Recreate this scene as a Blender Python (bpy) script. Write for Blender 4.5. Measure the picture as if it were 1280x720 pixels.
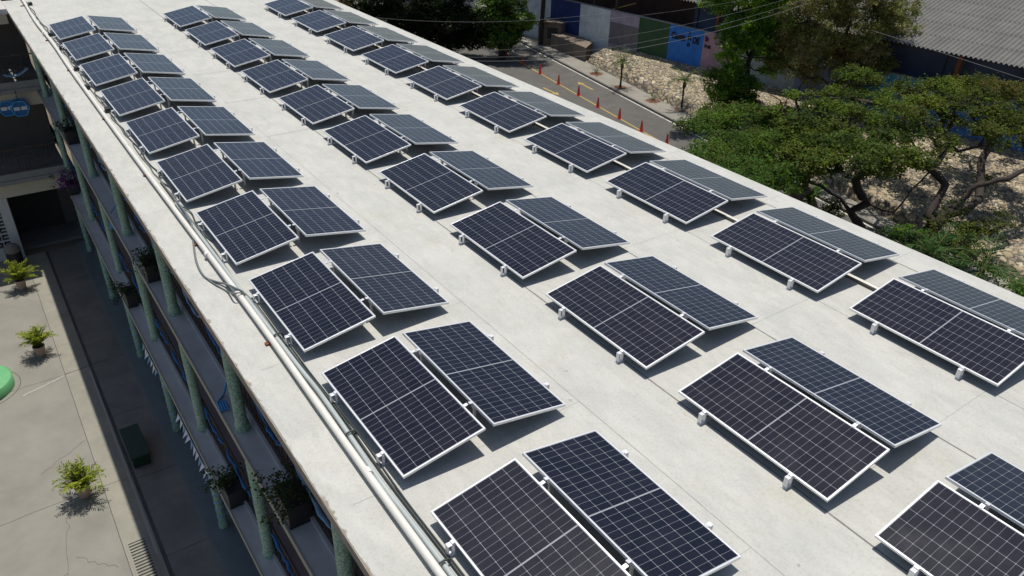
import bpy, bmesh, math, random
import numpy as np
from mathutils import Vector, Matrix, noise
random.seed(7); rng = np.random.default_rng(11)
for o in list(bpy.data.objects): bpy.data.objects.remove(o)
C = bpy.context.scene.collection
S = bpy.context.scene
PI = math.pi
# ---------------------------------------------------------------- camera
CP = np.array([-2.0340, -7.2464, 6.4760]); F = 972.94
R = np.array([[0.82013332, -0.57163462, 0.0248034], [0.27724632, 0.43494281, 0.85671421], [0.50051556, 0.69574321, -0.51519468]])
cam = bpy.data.cameras.new('camera'); co = bpy.data.objects.new('camera', cam); C.objects.link(co)
cam.sensor_width = 36; cam.lens = F/1280*36; cam.clip_end = 2000; cam.clip_start = .1
M = Matrix.Identity(4)
for i in range(3):
    M[i][0] = R[0][i]; M[i][1] = R[1][i]; M[i][2] = -R[2][i]; M[i][3] = CP[i]
co.matrix_world = M; S.camera = co
# ---------------------------------------------------------------- world, sun, exposure
SD = Vector((-.16, -.18, -1)).normalized()
w = bpy.data.worlds.new('World'); S.world = w; w.use_nodes = True
nt = w.node_tree; sky = nt.nodes.new('ShaderNodeTexSky'); sky.sky_type = 'NISHITA'; sky.sun_disc = False
sky.sun_elevation = math.asin(-SD.z); sky.sun_rotation = math.atan2(-SD.x, -SD.y)
sky.altitude = 20; sky.air_density = 1.0; sky.dust_density = 1.2
nt.links.new(sky.outputs[0], nt.nodes['Background'].inputs[0]); nt.nodes['Background'].inputs[1].default_value = .085
sl = bpy.data.lights.new('sun', 'SUN'); sl.energy = 3.9; sl.angle = math.radians(.53); sl.color = (1, .965, .90)
so = bpy.data.objects.new('sun', sl); C.objects.link(so); so.rotation_euler = SD.to_track_quat('-Z', 'Y').to_euler(); so.location = (0, 0, 40)
S.view_settings.view_transform = 'Standard'; S.view_settings.look = 'None'; S.view_settings.exposure = 0; S.view_settings.gamma = 1
# ---------------------------------------------------------------- helpers
G0 = -9.6
def ray(u, v):
    d = np.array([(u-640)/F, -(v-360)/F, 1.0]) @ R
    return d
def at(u, v, z):                      # the place at height z seen towards (u, v) of the photo
    d = ray(u, v); return Vector(CP + d*(z-CP[2])/d[2])
def dep(p): return float((np.array(p)-CP) @ R[2])
def atd(u, v, depth): return Vector(CP + ray(u, v)*depth)
KS = 1.03542
def K(x, y, z): return Vector((CP[0]+KS*(x-CP[0]), CP[1]+KS*(y-CP[1]), CP[2]+KS*(z-CP[2])))
def pxof(p):
    q = (np.array(p)-CP) @ R.T; return 640+F*q[0]/q[2], 360-F*q[1]/q[2]

def mat(name, col=(.5, .5, .5), rough=.6, metal=0, spec=.5, var=0, vscale=3, bump=0, bscale=40, col2=None, attr=False, transl=0):
    m = bpy.data.materials.new(name); m.use_nodes = True; n = m.node_tree; b = n.nodes['Principled BSDF']
    b.inputs['Roughness'].default_value = rough; b.inputs['Metallic'].default_value = metal
    b.inputs['Specular IOR Level'].default_value = spec
    b.inputs['Base Color'].default_value = (*col, 1)
    tc = n.nodes.new('ShaderNodeTexCoord')
    src = None
    if attr:
        a = n.nodes.new('ShaderNodeAttribute'); a.attribute_name = 'Col'; src = a.outputs['Color']
        n.links.new(src, b.inputs['Base Color'])
    if var:
        nz = n.nodes.new('ShaderNodeTexNoise'); nz.inputs['Scale'].default_value = vscale; nz.inputs['Detail'].default_value = 8; nz.inputs['Roughness'].default_value = .65
        n.links.new(tc.outputs['Object'], nz.inputs['Vector'])
        rp = n.nodes.new('ShaderNodeValToRGB'); rp.color_ramp.elements[0].position = .3; rp.color_ramp.elements[1].position = .7
        c2 = col2 or tuple(min(1, c*(1+var)) for c in col); c1 = tuple(c*(1-var) for c in col) if not col2 else col
        rp.color_ramp.elements[0].color = (*c1, 1); rp.color_ramp.elements[1].color = (*c2, 1)
        n.links.new(nz.outputs['Fac'], rp.inputs[0])
        if src:
            mx = n.nodes.new('ShaderNodeMix'); mx.data_type = 'RGBA'; mx.blend_type = 'MULTIPLY'; mx.inputs[0].default_value = 1
            n.links.new(src, mx.inputs[6]); n.links.new(rp.outputs[0], mx.inputs[7]); n.links.new(mx.outputs[2], b.inputs['Base Color'])
        else: n.links.new(rp.outputs[0], b.inputs['Base Color'])
    if bump:
        nb = n.nodes.new('ShaderNodeTexNoise'); nb.inputs['Scale'].default_value = bscale; nb.inputs['Detail'].default_value = 6
        n.links.new(tc.outputs['Object'], nb.inputs['Vector'])
        bp = n.nodes.new('ShaderNodeBump'); bp.inputs['Strength'].default_value = bump; bp.inputs['Distance'].default_value = .02
        n.links.new(nb.outputs['Fac'], bp.inputs['Height']); n.links.new(bp.outputs[0], b.inputs['Normal'])
    if transl:
        t = n.nodes.new('ShaderNodeBsdfTranslucent'); ms = n.nodes.new('ShaderNodeMixShader'); ms.inputs[0].default_value = transl
        if src: n.links.new(src, t.inputs[0])
        else: t.inputs[0].default_value = (*col, 1)
        out = n.nodes['Material Output']
        n.links.new(b.outputs[0], ms.inputs[1]); n.links.new(t.outputs[0], ms.inputs[2]); n.links.new(ms.outputs[0], out.inputs[0])
    return m

def smooth(pts, n=8):
    pts = [Vector(p) for p in pts]; out = []
    for i in range(len(pts)-1):
        p0, p1, p2, p3 = pts[max(i-1, 0)], pts[i], pts[i+1], pts[min(i+2, len(pts)-1)]
        for k in range(n):
            t = k/n; out.append(.5*((2*p1)+(p2-p0)*t+(2*p0-5*p1+4*p2-p3)*t*t+(3*p1-p0-3*p2+p3)*t**3))
    return out+[pts[-1]]
class MB:
    def __init__(s): s.v = []; s.f = []; s.sm = []
    def add(s, vs, fs, smooth=False):
        o = len(s.v); s.v += [tuple(v) for v in vs]; s.f += [tuple(i+o for i in f) for f in fs]; s.sm += [smooth]*len(fs); return s
    def box(s, a, b, mtx=None):
        x0, y0, z0 = a; x1, y1, z1 = b
        vs = [Vector(p) for p in ((x0,y0,z0),(x1,y0,z0),(x1,y1,z0),(x0,y1,z0),(x0,y0,z1),(x1,y0,z1),(x1,y1,z1),(x0,y1,z1))]
        if mtx is not None: vs = [mtx @ v for v in vs]
        return s.add(vs, [(3,2,1,0),(4,5,6,7),(0,1,5,4),(1,2,6,5),(2,3,7,6),(3,0,4,7)])
    def prism(s, poly, z0, z1):
        n = len(poly); vs = [(p[0], p[1], (z0(p) if callable(z0) else z0)) for p in poly]+[(p[0], p[1], (z1(p) if callable(z1) else z1)) for p in poly]
        return s.add(vs, [tuple(range(n-1, -1, -1)), tuple(range(n, 2*n))]+[(i, (i+1) % n, n+(i+1) % n, n+i) for i in range(n)])
    def tube(s, pts, rad, n=8, cap=True, flat=1.0):
        pts = [Vector(p) for p in pts]; m = len(pts)
        if not hasattr(rad, '__len__'): rad = [rad]*m
        vs = []; up = None
        for i, p in enumerate(pts):
            t = (pts[min(i+1, m-1)]-pts[max(i-1, 0)]).normalized()
            if up is None: up = Vector((0, 0, 1)) if abs(t.z) < .9 else Vector((1, 0, 0))
            a = t.cross(up).normalized(); b = a.cross(t).normalized(); up = b
            for k in range(n):
                th = 2*PI*k/n; vs.append(p + a*math.cos(th)*rad[i] + b*math.sin(th)*rad[i]*flat)
        fs = [(i*n+k, i*n+(k+1) % n, (i+1)*n+(k+1) % n, (i+1)*n+k) for i in range(m-1) for k in range(n)]
        s.add(vs, fs, True)
        if cap: s.add(vs[:n], [tuple(range(n-1, -1, -1))]); s.add(vs[-n:], [tuple(range(n))])
        return s
    def lathe(s, prof, n=16, c=(0, 0, 0)):
        vs = [(c[0]+r*math.cos(2*PI*k/n), c[1]+r*math.sin(2*PI*k/n), c[2]+z) for r, z in prof for k in range(n)]
        fs = [(i*n+k, i*n+(k+1) % n, (i+1)*n+(k+1) % n, (i+1)*n+k) for i in range(len(prof)-1) for k in range(n)]
        s.add(vs, fs, True); L = len(prof)
        s.add(vs[:n], [tuple(range(n-1, -1, -1))]); s.add(vs[-n:], [tuple(range(n))]); return s
    def build(s, name, m, parent=None, bevel=0):
        me = bpy.data.meshes.new(name); me.from_pydata(s.v, [], s.f); me.polygons.foreach_set('use_smooth', s.sm); me.materials.append(m); me.update()
        o = bpy.data.objects.new(name, me); C.objects.link(o)
        if parent is not None:
            o.parent = parent
        if bevel:
            md = o.modifiers.new('b', 'BEVEL'); md.width = bevel; md.segments = 2; md.limit_method = 'ANGLE'
        return o
def E(name, loc, label, cat, group=None, rz=0):
    o = bpy.data.objects.new(name, None); C.objects.link(o); o.location = loc; o.rotation_euler = (0, 0, rz); o.empty_display_size = .2
    return tag(o, label, cat, group)
def tag(o, label, cat, group=None):
    o['label'] = label; o['category'] = cat
    if group: o['group'] = group
    return o
def struct(o): o['kind'] = 'structure'; return o
def W(o, parent):   # parent keeping world coordinates (parents are unrotated empties)
    o.parent = parent; o.location = o.location - parent.location; return o
def leafmesh(name, P, N, L, Wd, col, m, parent=None, up=1.0):
    """P centres, N unit axes (leaf direction), L length, Wd width, col per leaf"""
    n = len(P); a = N; r = rng.normal(size=(n, 3))*.55+np.array([0, 0, up]); b = np.cross(a, r); b /= np.linalg.norm(b, axis=1)[:, None]+1e-9
    L = np.broadcast_to(L, (n,))[:, None]; Wd = np.broadcast_to(Wd, (n,))[:, None]
    V = np.stack([P-a*L/2, P+b*Wd/2, P+a*L/2, P-b*Wd/2], 1).reshape(-1, 3)
    me = bpy.data.meshes.new(name); me.vertices.add(4*n); me.vertices.foreach_set('co', V.astype(np.float32).ravel())
    me.loops.add(4*n); me.loops.foreach_set('vertex_index', np.arange(4*n, dtype=np.int32))
    me.polygons.add(n); me.polygons.foreach_set('loop_start', np.arange(0, 4*n, 4, dtype=np.int32)); me.polygons.foreach_set('loop_total', np.full(n, 4, dtype=np.int32))
    ca = me.color_attributes.new('Col', 'FLOAT_COLOR', 'POINT'); cc = np.repeat(np.c_[col, np.ones(n)], 4, 0); ca.data.foreach_set('color', cc.astype(np.float32).ravel())
    me.materials.append(m); me.update(calc_edges=True)
    o = bpy.data.objects.new(name, me); C.objects.link(o)
    if parent is not None: o.parent = parent
    return o
# ---------------------------------------------------------------- materials
def roof_mat():
    m = bpy.data.materials.new('roof_concrete'); m.use_nodes = True; n = m.node_tree; b = n.nodes['Principled BSDF']; b.inputs['Roughness'].default_value = .75
    b.inputs['Specular IOR Level'].default_value = .3
    tc = n.nodes.new('ShaderNodeTexCoord')
    def nz(sc, det, stretch=(1, 1, 1)):
        mp = n.nodes.new('ShaderNodeMapping'); mp.inputs['Scale'].default_value = stretch; n.links.new(tc.outputs['Object'], mp.inputs[0])
        t = n.nodes.new('ShaderNodeTexNoise'); t.inputs['Scale'].default_value = sc; t.inputs['Detail'].default_value = det; t.inputs['Roughness'].default_value = .62
        n.links.new(mp.outputs[0], t.inputs['Vector']); return t.outputs['Fac']
    def ramp(s, p0, c0, p1, c1):
        r = n.nodes.new('ShaderNodeValToRGB'); r.color_ramp.elements[0].position = p0; r.color_ramp.elements[1].position = p1
        r.color_ramp.elements[0].color = (*c0, 1); r.color_ramp.elements[1].color = (*c1, 1); n.links.new(s, r.inputs[0]); return r.outputs[0]
    def mul(a, c, f=1):
        x = n.nodes.new('ShaderNodeMix'); x.data_type = 'RGBA'; x.blend_type = 'MULTIPLY'; x.inputs[0].default_value = f; n.links.new(a, x.inputs[6]); n.links.new(c, x.inputs[7]); return x.outputs[2]
    base = ramp(nz(.5, 10), .3, (.505, .497, .452), .7, (.57, .56, .51))
    st = ramp(nz(2.2, 12, (1, .55, 1)), .42, (.93, .935, .94), .56, (1, 1, 1))
    yel = ramp(nz(.9, 8), .58, (1, 1, 1), .8, (.93, .89, .78))
    sp = ramp(nz(26, 6), .36, (.9, .9, .9), .5, (1, 1, 1))
    fine = ramp(nz(9, 14, (1, .3, 1)), .38, (.93, .93, .93), .6, (1.0, 1.0, 1.0))
    c = mul(mul(mul(mul(base, st), yel), sp), fine)
    vo = n.nodes.new('ShaderNodeTexNoise'); vo.inputs['Scale'].default_value = 6; vo.inputs['Detail'].default_value = 3; n.links.new(tc.outputs['Object'], vo.inputs['Vector'])
    dk = ramp(vo.outputs['Fac'], .715, (1, 1, 1), .74, (.72, .71, .68)); c = mul(c, dk)
    # old tide marks, and the worn brown lip along the courtyard edge
    t1 = n.nodes.new('ShaderNodeMath'); t1.operation = 'SUBTRACT'; n.links.new(nz(.7, 3), t1.inputs[0]); t1.inputs[1].default_value = .53
    t2 = n.nodes.new('ShaderNodeMath'); t2.operation = 'ABSOLUTE'; n.links.new(t1.outputs[0], t2.inputs[0])
    c = mul(c, ramp(t2.outputs[0], .0, (.955, .95, .935), .010, (1, 1, 1)))
    sx = n.nodes.new('ShaderNodeSeparateXYZ'); n.links.new(tc.outputs['Object'], sx.inputs[0])
    e1 = n.nodes.new('ShaderNodeMath'); e1.operation = 'MULTIPLY_ADD'; n.links.new(nz(5, 8), e1.inputs[0]); e1.inputs[1].default_value = -.28; n.links.new(sx.outputs[0], e1.inputs[2])
    e2 = n.nodes.new('ShaderNodeMath'); e2.operation = 'ADD'; n.links.new(e1.outputs[0], e2.inputs[0]); e2.inputs[1].default_value = .5
    c = mul(c, ramp(e2.outputs[0], .252, (.58, .51, .44), .275, (1, 1, 1)))
    n.links.new(c, b.inputs['Base Color'])
    bp = n.nodes.new('ShaderNodeBump'); bp.inputs['Strength'].default_value = .25; bp.inputs['Distance'].default_value = .01; n.links.new(nz(30, 8), bp.inputs['Height']); n.links.new(bp.outputs[0], b.inputs['Normal'])
    return m
def cell_mat():
    m = bpy.data.materials.new('solar_cells'); m.use_nodes = True; n = m.node_tree; b = n.nodes['Principled BSDF']
    uv = n.nodes.new('ShaderNodeUVMap'); sp = n.nodes.new('ShaderNodeSeparateXYZ'); n.links.new(uv.outputs[0], sp.inputs[0])
    def mth(op, a, c=None, d=None):
        x = n.nodes.new('ShaderNodeMath'); x.operation = op
        for i, k in enumerate((a, c, d)):
            if k is None: continue
            if isinstance(k, (int, float)): x.inputs[i].default_value = k
            else: n.links.new(k, x.inputs[i])
        return x.outputs[0]
    # metres across: u*1.05 (6 cells .175), v: 24 half cells .092
    def linedist(s, cnt, size):
        f = mth('FRACT', mth('MULTIPLY', s, cnt)); d = mth('MINIMUM', f, mth('SUBTRACT', 1.0, f)); return mth('MULTIPLY', d, size)
    du = linedist(sp.outputs[0], 6, .178); dv = linedist(sp.outputs[1], 24, .092)
    lu = mth('LESS_THAN', du, .0021); lv = mth('MULTIPLY', mth('LESS_THAN', dv, .0014), .8)
    dia = mth('LESS_THAN', mth('ADD', du, dv), .0085)
    mid = mth('LESS_THAN', mth('MULTIPLY', mth('ABSOLUTE', mth('SUBTRACT', sp.outputs[1], .5)), 2.2), .009)
    edge = mth('LESS_THAN', mth('MINIMUM', mth('MINIMUM', sp.outputs[0], mth('SUBTRACT', 1.0, sp.outputs[0])), mth('MULTIPLY', mth('MINIMUM', sp.outputs[1], mth('SUBTRACT', 1.0, sp.outputs[1])), 2)), .006)
    line = mth('MAXIMUM', mth('MAXIMUM', lu, lv), mth('MAXIMUM', dia, mth('MAXIMUM', mid, edge)))
    # cell to cell tint
    fl = n.nodes.new('ShaderNodeCombineXYZ'); n.links.new(mth('FLOOR', mth('MULTIPLY', sp.outputs[0], 6)), fl.inputs[0]); n.links.new(mth('FLOOR', mth('MULTIPLY', sp.outputs[1], 24)), fl.inputs[1])
    oi = n.nodes.new('ShaderNodeObjectInfo'); n.links.new(mth('MULTIPLY', oi.outputs['Random'], 50), fl.inputs[2])
    wn = n.nodes.new('ShaderNodeTexWhiteNoise'); n.links.new(fl.outputs[0], wn.inputs[0])
    r = n.nodes.new('ShaderNodeValToRGB'); r.color_ramp.elements[0].color = (.004, .0045, .011, 1); r.color_ramp.elements[1].color = (.0085, .008, .016, 1); n.links.new(wn.outputs[0], r.inputs[0])
    # fine bus bars
    bb = mth('LESS_THAN', mth('MULTIPLY', mth('MINIMUM', mth('FRACT', mth('MULTIPLY', sp.outputs[0], 60)), .5), 1), .09)
    r2 = n.nodes.new('ShaderNodeMix'); r2.data_type = 'RGBA'; n.links.new(mth('MULTIPLY', bb, .06), r2.inputs[0]); n.links.new(r.outputs[0], r2.inputs[6]); r2.inputs[7].default_value = (.2, .2, .22, 1)
    mx = n.nodes.new('ShaderNodeMix'); mx.data_type = 'RGBA'; n.links.new(line, mx.inputs[0]); n.links.new(r2.outputs[2], mx.inputs[6]); mx.inputs[7].default_value = (.31, .32, .335, 1)
    du_ = n.nodes.new('ShaderNodeTexNoise'); du_.inputs['Scale'].default_value = 2.3; du_.inputs['Detail'].default_value = 9; du_.inputs['Roughness'].default_value = .7
    gp = n.nodes.new('ShaderNodeNewGeometry'); n.links.new(gp.outputs['Position'], du_.inputs['Vector'])
    fac = mth('ADD', mth('MULTIPLY', mth('POWER', oi.outputs['Random'], 3.0), .022), mth('MULTIPLY', mth('MAXIMUM', mth('SUBTRACT', du_.outputs['Fac'], .5), 0.0), .10))
    m2 = n.nodes.new('ShaderNodeMix'); m2.data_type = 'RGBA'; n.links.new(fac, m2.inputs[0]); n.links.new(mx.outputs[2], m2.inputs[6]); m2.inputs[7].default_value = (.38, .37, .33, 1)
    n.links.new(m2.outputs[2], b.inputs['Base Color'])
    b.inputs['IOR'].default_value = 1.5; b.inputs['Specular IOR Level'].default_value = .5
    # dust film
    tc = n.nodes.new('ShaderNodeTexCoord'); nz = n.nodes.new('ShaderNodeTexNoise'); nz.inputs['Scale'].default_value = 3; nz.inputs['Detail'].default_value = 6; n.links.new(tc.outputs['Object'], nz.inputs['Vector'])
    n.links.new(mth('ADD', mth('MULTIPLY', nz.outputs['Fac'], .16), .08), b.inputs['Roughness'])
    return m
M_roof = roof_mat(); M_cell = cell_mat()
M_alu = mat('aluminium', (.78, .78, .78), .38, .35, var=.05)
M_post = mat('galvanised', (.55, .55, .54), .5, .4, var=.12, vscale=12)
M_pvc = mat('white_pvc', (.74, .71, .64), .45, var=.07, vscale=2)
M_pvc2 = mat('grey_pvc', (.42, .46, .45), .45, var=.1, vscale=2)
M_cable = mat('black_cable', (.05, .06, .055), .5)
M_hose = mat('grey_conduit', (.16, .18, .17), .5)
M_rust = mat('rust', (.2, .06, .03), .9)
M_seal = mat('sealant', (.22, .21, .19), .9, var=.3, vscale=8)
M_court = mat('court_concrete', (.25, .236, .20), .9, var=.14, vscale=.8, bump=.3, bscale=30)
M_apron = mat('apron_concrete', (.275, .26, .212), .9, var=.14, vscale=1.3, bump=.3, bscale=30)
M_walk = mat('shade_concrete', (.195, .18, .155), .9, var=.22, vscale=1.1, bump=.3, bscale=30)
M_step = mat('step_concrete', (.19, .19, .18), .9, var=.15, vscale=3)
M_tile = mat('walkway_floor', (.14, .17, .17), .6, var=.12, vscale=2)
M_dark = mat('dark_joint_and_shade', (.05, .05, .045), .95)  # dark joints, plus shade painted into door, hut and drain openings
M_crack = mat('joint', (.12, .11, .09), .95, var=.3, vscale=5)
M_patch = mat('mortar_patch', (.36, .35, .31), .9, var=.1, vscale=9)
M_ledge = mat('ledge_grey', (.50, .48, .45), .85, var=.12, vscale=2)
M_trimc = mat('ledge_trim', (.36, .33, .26), .85, var=.15, vscale=3)
M_beam = mat('mauve_beam', (.30, .25, .25), .85, var=.1, vscale=2)
M_edge = mat('roof_edge', (.32, .27, .22), .9, var=.25, vscale=5)
M_wallint = mat('inner_wall', (.14, .13, .12), .9, var=.1)
M_rail = mat('brown_rail', (.07, .05, .04), .6)
M_beige = mat('beige_paint', (.58, .52, .40), .85, var=.08, vscale=1.5)
M_white = mat('white_paint', (.55, .55, .52), .8, var=.06, vscale=1.5)
M_wgrey = mat('wing_beam', (.26, .26, .25), .85, var=.1)
M_orange = mat('brown_door', (.22, .085, .035), .7, var=.2, vscale=4)
M_asph = mat('asphalt', (.108, .101, .090), .9, var=.16, vscale=1.1, bump=.4, bscale=60)
M_side = mat('sidewalk', (.26, .24, .20), .9, var=.15, vscale=1.2, bump=.3, bscale=30)
M_kerb = mat('kerb', (.17, .16, .14), .9, var=.2, vscale=3)
M_kerbd = mat('kerb_face', (.12, .11, .1), .9)
M_yel = mat('yellow_paint', (.44, .30, .075), .8, var=.2, vscale=6)
M_earth = mat('earth', (.17, .14, .10), .95, var=.3, vscale=.6)
M_soil = mat('red_soil', (.19, .09, .05), .95, var=.3, vscale=5)
M_stone = mat('stones', attr=True, rough=.95, var=.18, vscale=14, col=(.9, .9, .9), col2=(1, 1, 1))
M_bark = mat('bark', (.045, .034, .027), .95, var=.35, vscale=7, bump=.6, bscale=25)
M_barkl = mat('bark_light', (.13, .10, .08), .95, var=.3, vscale=7, bump=.5, bscale=25)
M_leaf = mat('leaf', attr=True, rough=.6, spec=.12, transl=.42)
M_terra = mat('terracotta', (.46, .33, .27), .8, var=.12, vscale=6)
M_black = mat('black_plastic', (.02, .02, .022), .5)
M_green = mat('green_bench', (.012, .035, .024), .5)
M_gpaint = mat('green_paint', (.13, .40, .17), .6, var=.1)
M_blue = mat('blue_cloth', (.04, .19, .46), .7, transl=.2)
M_lblue = mat('pale_blue_cloth', (.28, .45, .62), .7, transl=.2)
M_wht = mat('white_cloth', (.7, .72, .76), .7)
M_cone = mat('cone_red', (.46, .055, .03), .55)
M_wire = mat('wire', (.24, .24, .24), .6)
M_ltr = mat('graffiti', (.012, .012, .016), .8)
def mosaic():
    m = mat('green_mosaic', (.1, .3, .2), .45); n = m.node_tree; b = n.nodes['Principled BSDF']; tc = n.nodes.new('ShaderNodeTexCoord')
    v = n.nodes.new('ShaderNodeTexVoronoi'); v.inputs['Scale'].default_value = 60; n.links.new(tc.outputs['Object'], v.inputs['Vector'])
    r = n.nodes.new('ShaderNodeValToRGB'); r.color_ramp.elements[0].color = (.08, .20, .13, 1); r.color_ramp.elements[1].color = (.46, .60, .46, 1)
    s = n.nodes.new('ShaderNodeSeparateColor'); n.links.new(v.outputs['Color'], s.inputs[0]); n.links.new(s.outputs[0], r.inputs[0]); n.links.new(r.outputs[0], b.inputs['Base Color']); return m
M_mos = mosaic()

# ================================================================ SETTING
gr = MB(); gr.add([(-600, -600, G0-.02), (700, -600, G0-.02), (700, 800, G0-.02), (-600, 800, G0-.02)], [(0, 1, 2, 3)]); struct(gr.build('ground', M_earth))
cy = MB(); cy.box((-14, -14, G0-.015), (-2.07, 27.5, G0)); struct(cy.build('courtyard', M_court))
ap = MB()
y = -14.0
random.seed(3)
for y0, y1 in ((-14, -6), (-6, 1.0), (1.0, 6.2), (6.2, 11.8), (11.8, 17.9), (17.9, 27.5)):
    ap.box((-2.055, y0+.006, G0-.015), (-1.32, y1-.006, G0+.004))
struct(ap.build('courtyard_apron', M_apron))
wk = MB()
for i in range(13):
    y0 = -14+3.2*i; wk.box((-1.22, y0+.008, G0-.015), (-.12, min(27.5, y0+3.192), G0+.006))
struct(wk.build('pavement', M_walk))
gt = MB(); gt.box((-1.315, -14, G0-.05), (-1.225, 27.5, G0-.006)); gt.box((-2.068, -14, G0-.05), (-2.057, 27.5, G0-.003)); struct(gt.build('gutter', mat('gutter', (.075, .075, .07), .9, var=.3, vscale=1)))
cr = MB()   # cracks and joints of the court
def ribbon(mb, pts, wd, z):
    pts = [Vector((p[0], p[1], 0)) for p in pts]
    for a, b in zip(pts, pts[1:]):
        d = (b-a).normalized(); nrm = Vector((-d.y, d.x, 0))*wd/2
        mb.add([(a-nrm)+Vector((0, 0, z)), (b-nrm)+Vector((0, 0, z)), (b+nrm)+Vector((0, 0, z)), (a+nrm)+Vector((0, 0, z))], [(0, 1, 2, 3)])
def wob(a, b, n, amp):
    a = Vector(a); b = Vector(b); d = (b-a); nn = Vector((-d.y, d.x)).normalized()
    return [a+d*i/n+nn*random.uniform(-amp, amp)*(0 < i < n) for i in range(n+1)]
for yy in (17.85, 11.85, 6.2, 1.0): ribbon(cr, wob((-9, yy-.2), (-2.07, yy), 12, .02), .014, G0+.004)
for a, b in (((-3.6, 6.2), (-3.2, 10.4)), ((-3.2, 10.4), (-2.9, 11.6)), ((-3.1, 9.6), (-2.3, 8.7)), ((-4.4, 8.6), (-3.35, 9.2)), ((-3.4, 13.2), (-2.1, 14.1))):
    ribbon(cr, wob(a, b, 9, .06), .01, G0+.004)
ribbon(cr, wob((-2.05, 17.85), (-1.33, 17.95), 6, .02), .03, G0+.008)
struct(cr.build('courtyard_joints', M_crack))
pt = MB(); ribbon(pt, wob((-3.35, 17.35), (-2.09, 17.8), 9, .02), .085, G0+.008); ribbon(pt, [(-1.40, 8.6), (-1.35, 17.6)], .05, G0+.008); struct(pt.build('mortar_strip', M_patch))

# right side (street). old survey coordinates scaled by K
xk = lambda y: 32.4+.16*(y-23.7)
xs = lambda y: 34.4+.185*(y-26.2)
xw = lambda y: 37.3-.14*(y-26.5)
ztp = lambda y: -4.72
KW_ = KS*1.07
def KW(x, y, z): return Vector((CP[0]+KW_*(x-CP[0]), CP[1]+KW_*(y-CP[1]), CP[2]+KW_*(z-CP[2])))
ZG = -9.05
def strip(name, xa, xb, y0, y1, dz0, dz1, m, n=1):
    mb = MB()
    for i in range(n):
        ya = y0+(y1-y0)*i/n; yb = y0+(y1-y0)*(i+1)/n
        P = [K(xa(ya), ya, ZG), K(xb(ya), ya, ZG), K(xb(yb), yb, ZG), K(xa(yb), yb, ZG)]
        mb.prism(P, G0+dz0, G0+dz1)
    return mb.build(name, m)
struct(strip('road', lambda y: xk(y)-8.6, lambda y: xk(y)-.001, -60, 140, -.01, .0, M_asph))
struct(strip('kerb', lambda y: xk(y)+.001, lambda y: xk(y)+.16, -60, 140, -.01, .13, M_kerb))
struct(strip('sidewalk', lambda y: xk(y)+.162, lambda y: max(xk(y)+1, xs(y)+.2), -60, 60, -.01, .11, M_side, 40))
ml = MB()
def mark(mb, pts): mb.add([K(x, y, ZG)+Vector((0, 0, .006)) for x, y in pts], [tuple(range(len(pts)))])
mark(ml, [(xk(-60)-2.78, -60), (xk(-60)-2.68, -60), (xk(140)-2.68, 140), (xk(140)-2.78, 140)])
struct(ml.build('centre_line', M_yel))
wl = MB(); mark(wl, [(xk(-60)-.16, -60), (xk(-60)-.06, -60), (xk(140)-.06, 140), (xk(140)-.16, 140)]); struct(wl.build('edge_line', mat('worn_white', (.55, .53, .47), .8, var=.3, vscale=2)))
def arrow(u0, v0, u1, v1, name):
    a = at(u0, v0, G0+.006); b = at(u1, v1, G0+.006); d = (b-a); L = d.length; d.normalize(); n = Vector((-d.y, d.x, 0))
    mb = MB(); z = Vector((0, 0, .002))
    P = [a+n*.07, a-n*.07, a+d*(L-.55)-n*.07, a+d*(L-.6)-n*.28, b, a+d*(L-.6)+n*.28, a+d*(L-.55)+n*.07]
    mb.add([p+z for p in P], [tuple(range(7))]); return struct(mb.build(name, M_yel))
arrow(741, 112, 722, 102.5, 'road_arrow'); arrow(679, 109.5, 699, 119, 'road_arrow')
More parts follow.
